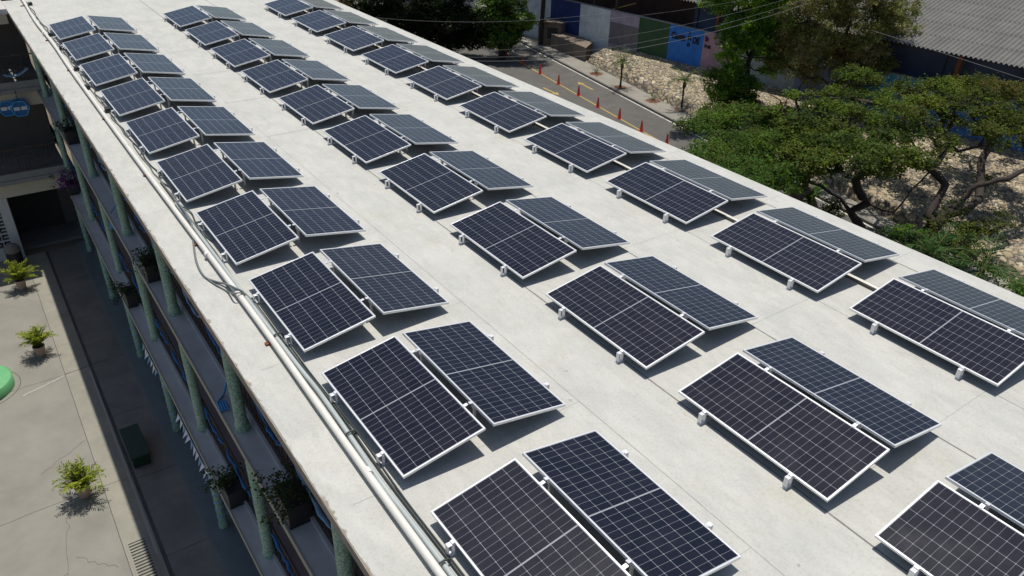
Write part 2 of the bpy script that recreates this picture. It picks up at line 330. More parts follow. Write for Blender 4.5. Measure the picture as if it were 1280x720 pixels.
# stone pitched slope, real relief
def stone_slope():
    ny, nx = 900, 130
    ys = np.linspace(-14, 37.5, ny); V = []; col = []
    palette = [(.38, .33, .23), (.43, .375, .27), (.33, .28, .19), (.27, .245, .20), (.48, .43, .33), (.35, .285, .19), (.24, .20, .15)]
    zb_ = KW(0, 0, -7.05).z
    for yy in ys:
        Y = K(0, yy, 0).y; a = K(xs(yy), 0, 0).x; y2 = (Y-CP[1])/KW_+CP[1]; b = KW(xw(y2), 0, 0).x
        wd = max(b-a, .3); st = min(.4, wd*.3); rise = .5*min(1, wd/1.5)
        for j in range(nx):
            s = (j/(nx-1))**1.1; lx = wd*s
            if lx < st: z = G0+.1+rise*(lx/st)
            else: z = G0+.1+rise+(zb_+.04-G0-.1-rise)*((lx-st)/(wd-st))
            sc = 2.7 if lx < st+.9 else 4.7
            q = Vector(((lx+(z-G0)*.8)*sc, Y*sc*.85, 3.3 if sc > 3 else 0))
            ds, pp = noise.voronoi(q, distance_metric='DISTANCE', exponent=2.5)
            e = ds[1]-ds[0]; h = min(e*2.6, 1)**.5*.04
            r_ = (abs(noise.cell(pp[0]*7.13))*7.77) % 1.0; c = tuple(k_*q_ for k_, q_ in zip((1.14, 1.08, .98), palette[int(r_*7) % 7]))
            if e < .13: c = (.11, .095, .075)
            p = Vector((a+lx, Y, z+h))
            if lx <= st: p.x -= h*.8; p.z -= h*.6
            V.append(p); k = .95+.2*noise.noise(Vector((p.x*1.3, Y*1.3, 0))); col.append((c[0]*k, c[1]*k, c[2]*k, 1))
    V = np.array([tuple(v) for v in V], dtype=np.float32)
    idx = np.arange(ny*nx).reshape(ny, nx)
    Fq = np.stack([idx[:-1, :-1], idx[:-1, 1:], idx[1:, 1:], idx[1:, :-1]], -1).reshape(-1, 4)
    me = bpy.data.meshes.new('stone_slope'); me.vertices.add(len(V)); me.vertices.foreach_set('co', V.ravel()); n = len(Fq)
    me.loops.add(4*n); me.loops.foreach_set('vertex_index', Fq.astype(np.int32).ravel()); me.polygons.add(n)
    me.polygons.foreach_set('loop_start', np.arange(0, 4*n, 4, dtype=np.int32)); me.polygons.foreach_set('loop_total', np.full(n, 4, dtype=np.int32))
    ca = me.color_attributes.new('Col', 'FLOAT_COLOR', 'POINT'); ca.data.foreach_set('color', np.array(col, dtype=np.float32).ravel())
    me.materials.append(M_stone); me.update(calc_edges=True)
    o = bpy.data.objects.new('stone_slope', me); C.objects.link(o); struct(o)
stone_slope()

# ================================================================ SCHOOL BUILDING
sb = E('school_building', (5.5, 8, G0), 'long grey school block whose flat concrete roof carries the solar panels, green mosaic columns', 'building')
def part(mb, name, m, parent=sb, bevel=0, label=None):
    o = mb.build(name, m, None, bevel); W(o, parent)
    if label: o['label'] = label
    return o
RY0, RY1 = -15, 36
# roof slab with a slightly ragged left edge
mb = MB(); n = 260; poly = []
random.seed(5)
for i in range(n+1):
    yy = RY0+(RY1-RY0)*i/n; poly.append((-.095+.012*noise.noise(Vector((yy*2.1, 0, 0)))+.02*noise.noise(Vector((yy*7, 3, 0))), yy))
vs = []
for x, yy in poly: vs += [(x, yy, 0), (11.15, yy, 0)]
mb.add(vs, [(2*i, 2*i+1, 2*i+3, 2*i+2) for i in range(n)])
part(mb, 'roof', M_roof)
mb = MB(); mb.box((-.108, RY0, -.16), (11.14, RY1, -.006)); part(mb, 'roof_slab', M_edge)
mb = MB()
def jl(x0, y0, x1, y1, wd=.012):
    ribbon(mb, wob((x0, y0), (x1, y1), max(2, int(abs(y1-y0)+abs(x1-x0))), .006), wd, .004)
for x, wd in ((4.45, .02), (6.69, .018), (10.44, .016)):
    mb = MB(); jl(x, RY0, x, RY1, wd); part(mb, 'expansion_joint', M_seal)
mb = MB()
for x in (3.36, 8.17): jl(x, RY0, x, RY1, .012)
for yy in (23.6, 18.93, 16.05, 13.1, 10.2, 7.35, 4.45, 1.55, -1.35, -4.2, -7.1, -10):
    jl(.15, yy, 3.36, yy+.02, .004)
    if yy > 10: jl(3.36, yy, 4.45, yy, .014)
    jl(4.45, yy, 11.1, yy+.02, .004)
part(mb, 'screed_joint', mat('screed_joint', (.455, .445, .40), .9, var=.25, vscale=3))
# body: interior walls, floors, ledges, beams
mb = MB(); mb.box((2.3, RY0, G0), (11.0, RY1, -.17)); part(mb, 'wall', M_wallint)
COLY = [4.0+4.47*k for k in range(-4, 7)]
M_mauve = mat('mauve_tiles', (.30, .235, .225), .6, var=.1, vscale=3)
RX = {-2.9: .54, -6.2: .42}
for zt, xo in ((-2.9, .07), (-6.2, 0.0)):
    mb = MB(); mb.box((xo+.03, RY0, zt-.14), (RX[zt], 27.4, zt)); part(mb, 'floor_ledge', M_ledge)
    mb = MB(); mb.box((RX[zt]+.002, RY0, zt-.14), (2.3, 27.4, zt+.01)); part(mb, 'walkway_floor', M_mauve)
    mb = MB(); mb.box((xo, RY0, zt-.145), (xo+.028, 27.4, zt+.012)); part(mb, 'ledge_trim', M_trimc)
    mb = MB(); mb.box((RX[zt]-.10, RY0, zt+.002), (RX[zt]-.045, 27.4, zt+.09)); part(mb, 'kerb_upstand', M_ledge)
    mb = MB(); mb.box((.41, RY0, zt-.55), (.56, 27.4, zt-.142)); part(mb, 'beam', M_beam)
mb = MB(); mb.box((.41, RY0, -.72), (.56, 27.4, -.162)); part(mb, 'beam', M_beam)
mb = MB(); mb.box((-.12, RY0, G0-.015), (2.3, 27.4, G0+.13)); part(mb, 'walkway', M_tile)
mb = MB(); mb.box((-.20, RY0, G0-.015), (-.122, 27.4, G0+.10)); part(mb, 'walkway_step', M_step)
for yy in COLY:
    for lev, (z0, z1) in enumerate(((-2.9, -.16), (-6.2, -3.04), (G0+.13, -6.34))):
        c = E('column', (0, 0, 0), '', ''); 
        for k in ('label', 'category'): del c[k]
        bpy.data.objects.remove(c)
        cx_ = (.27, .30, .25)[lev]
        mb = MB(); mb.lathe([(.125, z0), (.125, z0+.16), (.106, z0+.2), (.106, z1)], 18, (cx_, yy, 0))
        o = part(mb, 'column', M_mos)
        if lev == 2:
            sp_ = MB(); nn = 240; pts = [(cx_+.111*math.cos(i*.28), yy+.111*math.sin(i*.28), z0+.25+(z1-z0-.4)*i/nn) for i in range(nn)]
            sp_.tube(pts, .022, 5, flat=.6); s2 = sp_.build('spiral_ribbon', M_lblue); s2.parent = o
# railings per bay
for zt in (-2.9, -6.2):
    for a, b in zip(COLY, COLY[1:]):
        mb = MB(); y0, y1 = a+.02, b-.02
        X_ = RX[zt]; hr = .8; mb.box((X_-.02, y0, zt+hr), (X_+.02, y1, zt+hr+.04)); mb.box((X_-.015, y0, zt+.12), (X_+.015, y1, zt+.15))
        k = int((y1-y0)/.13)
        for i in range(k+1):
            yy = y0+(y1-y0)*i/k
            mb.tube([(X_, yy, zt+.05), (X_, yy+.05*(-1)**i, zt+.4), (X_, yy, zt+hr)], .011, 4)
        part(mb, 'railing', M_rail)
# doors along the walkway walls
for zt in (-2.9, -6.2, G0+.13):
    for a in COLY[2:-1]:
        mb = MB(); mb.box((2.24, a+1.2, zt+.005), (2.298, a+2.2, zt+2.1)); part(mb, 'door', M_orange)

# ---- wing across the courtyard's far end
WY = 27.5
wg = E('courtyard_wing', (-3, WY+3, G0), 'shaded beige and white wing closing the far end of the courtyard, with balcony railings', 'building')
def wp(mb, name, m): return part(mb, name, m, wg)
xl, xr = -12, .3
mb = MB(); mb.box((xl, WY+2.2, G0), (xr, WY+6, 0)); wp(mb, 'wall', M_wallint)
mb = MB(); mb.box((xl, WY-.5, .02), (-.16, WY+6, .2)); wp(mb, 'roof', M_ledge)
mb = MB(); mb.box((xl, WY-.3, -.35), (-.2, WY-.1, .018)); wp(mb, 'roof_beam', M_beige)
for zf in (-2.45, -5.95):
    mb = MB(); mb.box((xl, WY-.25, zf-.34), (xr, WY+2.2, zf)); wp(mb, 'balcony_floor', M_wgrey)
    mb = MB(); mb.box((xl, WY-.1, zf-.98), (xr+.2, WY+.1, zf-.342)); wp(mb, 'beige_fascia', M_beige)
    mb = MB(); mb.box((xl, WY-.30, zf-.42), (xr, WY-.252, zf-.26)); wp(mb, 'ledge_line', M_wgrey)
    mb = MB(); mb.box((xl, WY-.16, zf+.92), (xr, WY-.12, zf+.96)); mb.box((xl, WY-.155, zf+.08), (xr, WY-.125, zf+.11))
    for i in range(100):
        xx = xl+.12*i
        if xx < xr: mb.box((xx, WY-.15, zf+.02), (xx+.018, WY-.13, zf+.92))
    for i in range(16):   # stepped flat pattern of the railing
        xx = xl+.8*i; 
        if xx+.8 < xr: mb.box((xx, WY-.165, zf+.35+.22*(i % 2)), (xx+.8, WY-.145, zf+.39+.22*(i % 2)))
    wp(mb, 'railing', M_rail)
mb = MB(); mb.box((-2.40, WY-.12, G0), (-2.05, WY+.3, -6.935)); wp(mb, 'pillar', M_white)
mb = MB(); mb.box((-6.6, WY-.12, G0), (-6.0, WY+.3, -6.935)); wp(mb, 'pillar', M_white)
mb = MB()
for i in range(8):
    for j in range(7):
        x0 = -6.0+i*.449; z0 = G0+.5+j*.31
        mb.box((x0, WY, z0), (x0+.449, WY+.15, z0+.05)); mb.box((x0, WY, z0+.05), (x0+.045, WY+.15, z0+.31)); mb.box((x0+.19, WY, z0+.05), (x0+.225, WY+.15, z0+.31)); mb.box((x0+.045, WY+.002, z0+.16), (x0+.13, WY+.148, z0+.19)); mb.box((x0+.28, WY+.002, z0+.16), (x0+.449, WY+.148, z0+.19))
mb.box((-6.0, WY, G0), (-2.402, WY+.15, G0+.5)); wp(mb, 'breeze_block_screen', M_white)
mb = MB(); mb.box((.32, WY-.35, -6.2), (.47, WY-.2, -3.7)); mb.box((.60, WY-.35, -6.2), (.72, WY-.2, -3.7)); wp(mb, 'door_jamb', M_orange)
mb = MB(); mb.box((-2.08, WY+.5, G0), (.3, WY+2.19, G0+.14)); wp(mb, 'step', M_step)
mb = MB(); mb.box((-2.0, WY+2.1, G0+.15), (-.2, WY+2.195, G0+2.2)); wp(mb, 'doorway_shade', M_dark)  # dark panel on the wall, paints the shade of an open door

# ================================================================ STREET WALL + WAREHOUSE
def ywall(u, v, z):       # old y where sight line meets the wall line
    d = ray(u, v); # p = CP + d t ; wall in K coords: x = CPx+KS*(xw(y')-CPx), y=CPy+KS*(y'-CPy)
    # scaled-down coordinates share the ray, so solve in survey space
    t = (37.3-.14*(CP[1]-26.5)-CP[0])/(d[0]+.14*d[1]); return float(CP[1]+d[1]*t)
ZB, ZT = -7.05, -4.72
bw = E('painted_street_wall', KW(xw(20), 20, ZB), 'tall street wall painted in white, blue, mauve, green and pink panels above the stone slope', 'wall')
bounds = [60]+[ywall(u, 20, 0) for u in (649, 688, 725, 763, 800, 839.5, 884, 935, 1010, 1100, 1190)]+[-14]
cols = [('mural_panel', (.42, .43, .43), 'dirty white wall panel'), ('mural_panel', (.52, .56, .60), 'pale grey wall panel'), ('gate', (.012, .035, .16), 'dark blue double gate'),
        ('mural_panel', (.64, .69, .70), 'white wall panel with scuffed lower half'), ('mural_panel', (.38, .32, .40), 'mauve wall panel'),
        ('mural_panel', (.035, .09, .035), 'dark green wall panel'), ('mural_panel', (.03, .19, .60), 'bright blue wall panel with black lettering'),
        ('mural_panel', (.42, .27, .32), 'faded pink wall panel with dark lettering'), ('mural_panel', (.30, .34, .36), 'grey wall panel'),
        ('mural_panel', (.16, .2, .3), 'slate blue wall panel'), ('mural_panel', (.03, .22, .36), 'teal blue wall panel'), ('mural_panel', (.05, .16, .42), 'blue wall panel')]
for (nm, c, lb), ya, yb in zip(cols, bounds, bounds[1:]):
    m = mat('paint_'+lb.split()[0]+'_'+str(len(bpy.data.materials)), c, .8, var=.22, vscale=1.6, bump=.2, bscale=12)
    mb = MB(); P = [KW(xw(ya), ya, 0), KW(xw(yb), yb, 0), KW(xw(yb)+.2, yb, 0), KW(xw(ya)+.2, ya, 0)]
    mid_ = (ya+yb)/2
    mb.prism(P, KW(0, 0, ZB-2.2).z, lambda p: KW(0, 0, ztp((p[1]-CP[1])/KW_+CP[1])).z)
    o = part(mb, nm, m, bw); o['label'] = lb
    if nm == 'mural_panel' and 'mauve' in lb:
        mb = MB(); mb.prism([KW(xw(ya)-.012, ya-.05, 0), KW(xw(yb)-.012, yb+.02, 0), KW(xw(yb)-.004, yb+.02, 0), KW(xw(ya)-.004, ya-.05, 0)], KW(0, 0, -6.9).z, KW(0, 0, -5.45).z)
        q = mb.build('lower_band', mat('mauve_grey', (.17, .16, .17), .85, var=.2, vscale=2)); q.parent = o
    if 'bright blue' in lb: oblue = o; yb1 = ya
    if 'faded pink' in lb: opink = o; yp1 = ya
cap = MB()
for ya, yb in ((60, 45), (45, 26.5), (26.5, -14)): cap.prism([KW(xw(ya)-.03, ya, 0), KW(xw(yb)-.03, yb, 0), KW(xw(yb)+.23, yb, 0), KW(xw(ya)+.23, ya, 0)], lambda p: KW(0, 0, ztp((p[1]-CP[1])/KW_+CP[1])).z+.002, lambda p: KW(0, 0, ztp((p[1]-CP[1])/KW_+CP[1])).z+.05)
part(cap, 'coping', M_wgrey, bw)
WD = Vector((-.155*-1*-1, -1, 0)); WD = (KW(xw(10), 10, 0)-KW(xw(20), 20, 0)).normalized()   # along the wall, left to right as seen
WNm = Vector((WD.y, -WD.x, 0)); 
if WNm.x > 0: WNm = -WNm
def words(txt, size, yold, zold, parent, off, bold=.012, name='lettering', m=None, rot=0, xs_=.62):
    cu = bpy.data.curves.new('t', 'FONT'); cu.body = txt; cu.size = size; cu.offset = bold; cu.extrude = .006
    t = bpy.data.objects.new('t', cu); C.objects.link(t); bpy.context.view_layer.update()
    me = bpy.data.meshes.new_from_object(t.evaluated_get(bpy.context.evaluated_depsgraph_get())); bpy.data.objects.remove(t)
    me.materials.clear(); me.materials.append(m or M_ltr)
    o = bpy.data.objects.new(name, me); C.objects.link(o)
    yk = yold-.3; WD = (KW(xw(yk-.5), yk-.5, 0)-KW(xw(yk), yk, 0)).normalized(); WNm = Vector((WD.y, -WD.x, 0)); WNm = -WNm if WNm.x > 0 else WNm
    p = KW(xw(yold), yold, zold)+WD*off+WNm*.02
    c, s = math.cos(rot), math.sin(rot)
    X = WD*c+Vector((0, 0, 1))*s; Y = -WD*s+Vector((0, 0, 1))*c
    mt = Matrix(((X.x, Y.x, WNm.x, p.x), (X.y, Y.y, WNm.y, p.y), (X.z, Y.z, WNm.z, p.z), (0, 0, 0, 1)))
    me.transform(Matrix.Diagonal((xs_, 1, 1, 1))); me.transform(mt); o.parent = parent
    return o
words('Camin', .64, yb1, -5.56, oblue, .2, .026, xs_=.74)
words('N', .38, yb1, -5.45, oblue, 1.66, .025, xs_=1); words('o', .52, yb1, -5.86, oblue, 1.64, .025, xs_=.9); words('v', .34, yb1, -5.1, oblue, 1.72, .025, xs_=.9)
words('DE', .62, yb1, -5.58, oblue, 2.08, .032, xs_=.74)
Mv = mat('purple_letters', (.12, .01, .07), .8)
words('Elv', .44, yp1, -5.27, opink, .12, .03, m=Mv); words('Frank', .36, yp1, -5.68, opink, .15, .02); words('Lov', .40, yp1, -5.82, opink, 1.95, .025)

wh = E('warehouse', KW(xw(10)+8, 10, ZG), 'warehouse with corrugated grey fibre cement roof standing behind the painted street wall', 'building')
def corr():
    # sheets in overlapping courses climbing away from the eave
    mb = MB(); xe = lambda y: xw(y)-.42
    V = []; rows = 12
    ys_ = np.arange(29.3, -16, -.033)
    for r in range(rows):
        d0 = r*1.75-.0; d1 = (r+1)*1.75+.12
        base = len(mb.v); 
        for i, yy in enumerate(ys_):
            h = .048*math.cos(2*PI*i/7.0)
            for d, lift in ((d0, .018), (d1, .0)):
                p = KW(xe(yy)+d*.985, yy+.155*d*0+.155*d*.985, -3.02+d*.19+lift+h); mb.v.append(tuple(p))
        m_ = len(ys_)
        for i in range(m_-1): mb.f.append((base+2*i, base+2*i+2, base+2*i+3, base+2*i+1)); mb.sm.append(False)
    return mb
m_corr = mat('fibre_cement', (.165, .16, .145), .9, var=.2, vscale=.9)
part(corr(), 'corrugated_roof', m_corr, wh)
mb = MB()
for yy in (27, 22.5, 17.3, 12.5, 8, 3, -2): 
    p = KW(xw(yy)+.9, yy, 0); mb = MB(); mb.box((p.x-.12, p.y-.12, G0+1), (p.x+.12, p.y+.12, KW(0, 0, -3.05).z)); part(mb, 'pillar', M_orange, wh)
mb = MB(); mb.prism([KW(xw(29.3)+1.5, 29.3, 0), KW(xw(-14)+1.5, -14, 0), KW(xw(-14)+1.8, -14, 0), KW(xw(29.3)+1.8, 29.3, 0)], G0, KW(0, 0, -2.85).z)
part(mb, 'wall', mat('blue_grey_wall', (.085, .105, .16), .85, var=.45, vscale=.5), wh)
mb = MB()
for k in range(8):
    yy = 29-5.2*k; 
    a = KW(xw(yy)+1.46, yy, 0); mb.box((a.x-.02, a.y-.02, G0), (a.x+.02, a.y+.03, KW(0, 0, -3.0).z))
part(mb, 'wall_joint', M_dark, wh)
# dark open shed at the far left of the warehouse
sh = E('open_shed', KW(xw(36)+4, 36, ZG), 'dark open shed with brown back wall behind the white and mauve wall panels', 'shed')
mb = MB(); mb.prism([KW(xw(60)+4, 60, 0), KW(xw(29.4)+4, 29.4, 0), KW(xw(29.4)+4.3, 29.4, 0), KW(xw(60)+4.3, 60, 0)], G0, -1.0); part(mb, 'back_wall', mat('brown_wall', (.09, .045, .03), .9, var=.4, vscale=1), sh)
mb = MB(); mb.prism([KW(xw(60)+.5, 60, 0), KW(xw(29.4)+.5, 29.4, 0), KW(xw(29.4)+5, 29.4, 0), KW(xw(60)+5, 60, 0)], -2.9+1.0, -1.8); part(mb, 'shed_roof', M_wgrey, sh)
for u in (766, 738):
    yy = ywall(u, 5, 0); p = KW(xw(yy)+.4, yy, 0); mb = MB(); mb.box((p.x-.08, p.y-.08, G0), (p.x+.08, p.y+.08, -1.92)); part(mb, 'post', M_rail, sh)
a, b = atd(757, 14, dep(KW(xw(34)+2.5, 34, -4.5))), atd(795, 4, dep(KW(xw(32.5)+2.5, 32.5, -4)))
mb = MB(); mb.tube([a, b], .045, 6); part(mb, 'yellow_rail', M_yel, sh)

# concrete box and low wall beside the kerb, far end
def prismbox(name, label, cat, pbl, pbr, depthv, h, m, grp=None):
    mb = MB(); a = Vector(pbl); b = Vector(pbr); d = depthv
    P = [a, b, b+d, a+d]; mb.prism([(p.x, p.y) for p in P], G0, G0+h)
    o = mb.build(name, m, None, .015); return tag(o, label, cat, grp)
mbrn = mat('brown_block', (.20, .155, .12), .9, var=.25, vscale=2)
pa, pb = at(688, 60, G0), at(731, 78.5, G0)
tag(MB().prism([pa, pb, pb+Vector((1.7, 1.2, 0)), pa+Vector((2.2, .6, 0))], G0+.1, G0+1.15).build('low_block_wall', mbrn, None, .02), 'low brown block platform at the far end of the stone slope', 'platform')
bx = E('block_kiosk', at(684, 55, G0), 'small brown block hut with a dark opening beside the tree trunk', 'hut')
pa, pb = at(672, 57, G0), at(700, 60, G0); dv = Vector((1.7, .6, 0))
part(MB().prism([pa, pb, pb+dv, pa+dv], G0+.05, G0+1.9), 'wall', mbrn, bx, .02)
q = (pb-pa); o_ = Vector((-.03, -.02, 0))
part(MB().prism([pa+q*.42+o_, pa+q*.85+o_, pa+q*.85-o_, pa+q*.42-o_], G0+.7, G0+1.55), 'opening', M_dark, bx)  # solid dark panel, paints the shade inside the hut
part(MB().prism([pa-q*.06-dv*.06, pb+q*.06-dv*.06, pb+dv*1.06+q*.06, pa+dv*1.06-q*.06], G0+1.902, G0+2.02), 'roof', mbrn, bx)
# ================================================================ SOLAR PANELS
L_, W_, TL, GAP, TH = 2.278, 1.114, .17169, .118, .17
cW, sW = W_*math.cos(TL), W_*math.sin(TL)
def panel_proto():
    r = bpy.data.objects.new('solar_panel', None); C.objects.link(r)
    rotm = Matrix.Translation((-cW/2, 0, TH)) @ Matrix.Rotation(-TL, 4, 'Y')    # local x 0..W up the slope, z=0 top plane
    fr = MB(); t, hh = .020, .035
    fr.box((0, -L_/2, -hh), (t, L_/2, 0), rotm); fr.box((W_-t, -L_/2, -hh), (W_, L_/2, 0), rotm)
    fr.box((t, -L_/2, -hh), (W_-t, -L_/2+t, 0), rotm); fr.box((t, L_/2-t, -hh), (W_-t, L_/2, 0), rotm)
    f = fr.build('frame', M_alu, r, .002)
    g = MB(); g.box((t, -L_/2+t, -.012), (W_-t, L_/2-t, -.0035), rotm)
    o = g.build('cell_glass', M_cell, r); uv = o.data.uv_layers.new(name='UVMap')
    co_ = [(0, 0), (1, 0), (1, 1), (0, 1)]
    inv = rotm.inverted()
    for p in o.data.polygons:
        for li in p.loop_indices:
            v = inv @ o.data.vertices[o.data.loops[li].vertex_index].co
            uv.data[li].uv = ((v.x-t)/(W_-2*t), (v.y+L_/2-t)/(L_-2*t))
    bk = MB(); bk.box((.3, .1, -.032), (.42, .2, -.0125), rotm); bk.build('junction_box', M_black, r)
    for sy in (-.66, .66):
        fb = MB(); x0 = -cW/2
        fb.box((x0-.085, sy-.029, .145), (x0+.03, sy+.029, .157)); fb.box((x0-.085, sy-.029, .012), (x0-.073, sy+.029, .145))
        fb.box((x0-.10, sy-.035, 0.001), (x0+.12, sy+.029, .012)); fb.box((x0-.01, sy-.03, .012), (x0+.002, sy+.03, .145))
        fb.build('foot', M_alu, r, .002)
        rl = MB(); rl.box((.02, sy-.02, -.078), (W_-.01, sy+.02, -.036), rotm); rl.build('rail', M_alu, r)
        ps = MB(); x1 = cW/2-.03; zt = TH+sW-.05
        ps.box((x1-.02, sy-.016, .008), (x1+.012, sy+.016, zt-.035)); ps.box((x1-.05, sy-.029, .001), (x1+.03, sy+.029, .008)); ps.build('post', M_post, r)
        MB().box((W_-.012, sy-.022, -.004), (W_+.05, sy+.022, .006), rotm).build('clamp', M_alu, r); MB().box((-.03, sy-.025, -.004), (.012, sy+.025, .006), rotm).build('end_clamp', M_alu, r)
    return r
proto = panel_proto(); first = True
def copy_tree(o, parent=None):
    c = o.copy(); C.objects.link(c); c.parent = parent
    for ch in list(o.children): copy_tree(ch, c)
    return c
rows = [('left row beside the white pipe', 1.89, 0, 9), ('middle row', 5.585, 0, 10), ('right row beside the street edge', 9.30, 0, 9)]
ordn = ['front', 'second', 'third', 'fourth', 'fifth', 'sixth', 'seventh', 'eighth', 'ninth', 'tenth', 'eleventh']
for rn, X, j0, j1 in rows:
    for j in range(j0, j1+1):
        yj = 21.55-2.872*j
        for side in (0, 1):
            if first: p = proto; first = False
            else: p = copy_tree(proto)
            k = j1-j
            dx = random.uniform(-.008, .008); dy = random.uniform(-.015, .015)
            p.location = (X-GAP/2-cW/2+dx if side == 0 else X+GAP/2+cW/2+dx, yj+L_/2+dy, 0)
            p.rotation_euler = (0, 0, PI*side+random.uniform(-.002, .002))
            tag(p, '%s solar panel of the %s pair from the front, %s' % (('left-sloping', 'right-sloping')[side], ordn[k] if k else 'foremost', rn), 'solar panel', 'dark blue solar panels in three rows on the roof')
            for ch in p.children:
                pass
# ================================================================ PIPES AND CABLES ON THE ROOF
mp = MB(); mp.tube(smooth([(.62, 35, .075), (.58, 29.1, .075), (.52, 26.5, .075), (.49, 24.6, .075), (.52, 21.4, .075), (.48, 17.8, .075), (.47, 11.2, .075), (.49, 6, .075), (.50, 2.6, .075), (.47, 0, .075), (.45, -2.7, .075), (.45, -9, .075), (.46, -14, .075)], 6), .045, 12)
pipe = mp.build('water_pipe', M_pvc); tag(pipe, 'thick cream plastic pipe running the length of the roof beside the left panel row', 'pipe')
for yy in (-6.5, -1.1, 5.0, 11.0, 17.0, 23.0):
    c = MB(); c.tube([(.475, yy, .075), (.475, yy+.09, .075)], .050, 12); o = c.build('pipe_coupling', M_pvc, pipe)
for yy in (2.05, 5.6, 9.2, 13.3, 18.2, 22.2, 28.3):
    c = MB(); c.box((.40, yy, .002), (.53, yy+.07, .03)); o = c.build('pipe_support', M_rust, pipe)
c2 = MB(); c2.tube(smooth([(.60, 7.5, .035), (.585, 4, .035), (.585, 1.5, .035), (.60, .6, .035), (.575, -.4, .035), (.54, -1.3, .035), (.55, -2.6, .035), (.56, -8, .035), (.56, -14, .035)], 6), .033, 10)
tag(c2.build('conduit', M_pvc2), 'grey-green plastic conduit lying between the cream pipe and the front panels', 'conduit')
def cable(pts, r, label, m=M_cable, name='cable'):
    mb = MB(); mb.tube(smooth(pts, 8), r, 6); return tag(mb.build(name, m), label, 'cable')
random.seed(12)
def wavy(x, y0, y1, amp, step=.45, z=.02):
    out = []; y = y0
    while y > y1: out.append((x+random.uniform(-amp, amp), y, z+random.uniform(0, .015))); y -= step
    return out
cable(wavy(.68, 29, 5.6, .045), .012, 'thin black cable snaking beside the cream pipe in the far half', )
cable(wavy(.63, 29.5, 4.2, .03), .010, 'thin dark cable hugging the cream pipe in the far half', M_hose)
cable([(.66, 3.4, .02), (.64, 1.5, .02), (.655, .2, .03), (.62, -1.2, .03), (.63, -2.7, .03), (.63, -4.4, .02), (.62, -9, .02)], .014, 'thick black cable running beside the conduit near the front panels')
cable([(.70, 3.2, .015), (.675, 1.2, .015), (.69, -.4, .015), (.655, -1.6, .02), (.66, -3, .02), (.66, -9, .015)], .010, 'thin black cable outermost beside the front panels')
z_ = .04
lp = [(236, 272), (240, 284), (241.4, 298), (245.5, 327), (255, 345), (268, 352), (282, 356), (295.5, 362), (305, 366)]
P = [(.62, 8.3, .03), (.60, 7.6, .06), (.55, 7.0, .13)]+[at(u, v, .145 if i < 2 or i > 5 else .03) for i, (u, v) in enumerate(lp)][0:0]
def rp(u, v, z): q = at(u, v, z); return (q.x, q.y, q.z)
cable([rp(200, 225, .05), rp(216, 246, .06), rp(230, 263, .13), rp(238.5, 277, .15), rp(241, 298, .03), rp(245.5, 327, .018), rp(255, 345, .018), rp(268, 351.5, .02), rp(282, 355, .06), rp(294, 360, .15), rp(306, 367, .06), rp(320, 382, .03), rp(336, 405, .03), rp(350, 426, .03)], .017, 'grey flexible conduit looping over the cream pipe onto the bare roof edge', M_hose, 'flexible_conduit')
cable([rp(257, 347, .02), rp(270, 356, .02), rp(284, 364, .02), rp(292, 367, .14), rp(300, 366, .15), rp(309, 371, .05), rp(325, 392, .03), rp(340, 415, .03)], .013, 'thinner grey conduit branching from the loop back under the front cables', M_hose, 'flexible_conduit')
for i, (u, v) in enumerate(((347.5, 421), (438, 544), (554, 706))):
    p = at(u, v, .04); mb = MB(); mb.tube([(p.x-.075, p.y, .03), (p.x-.05, p.y, .085), (p.x, p.y, .10), (p.x+.06, p.y, .085), (p.x+.085, p.y, .02)], .013, 6)
    tag(mb.build('cable_clamp', M_cable), 'dark strap holding the cables by the %s front panel pair' % ('third', 'second', 'foremost')[i], 'clamp', 'cable straps beside the cream pipe')
for i, (u, v) in enumerate(((38, 4.5), (63, 43), (77, 60), (95.5, 85.5), (109, 108.5), (134.5, 137))):
    p = at(u, v, .06); mb = MB(); mb.box((p.x-.06, p.y-.09, .012), (p.x+.06, p.y+.09, .11)); mb.tube([(p.x-.04, p.y, .05), (p.x-.14, p.y, .02)], .012, 6)
    tag(mb.build('junction_box', M_black, None, .006), 'small black junction box beside the cream pipe, %s one from the far end' % ordn[i].replace('front', 'first'), 'junction box', 'black junction boxes along the cream pipe')
tr = E('cable_tray', (9.25, 6, 0), 'long low cable trunking on the roof under the right panel row', 'cable tray')
part(MB().box((9.21, -8, .01), (9.29, 23.9, .06)), 'tray_body', mat('tray_shadow_side', (.20, .19, .15), .7), tr); part(MB().box((9.20, -8, .062), (9.27, 23.9, .068)), 'tray_lid', M_pvc, tr)  # dark body colour paints the tray's shadow side
for k in range(22):
    part(MB().box((9.17, 23.2-1.436*k, .001), (9.33, 23.26-1.436*k, .0095)), 'tray_bracket', M_post, tr)

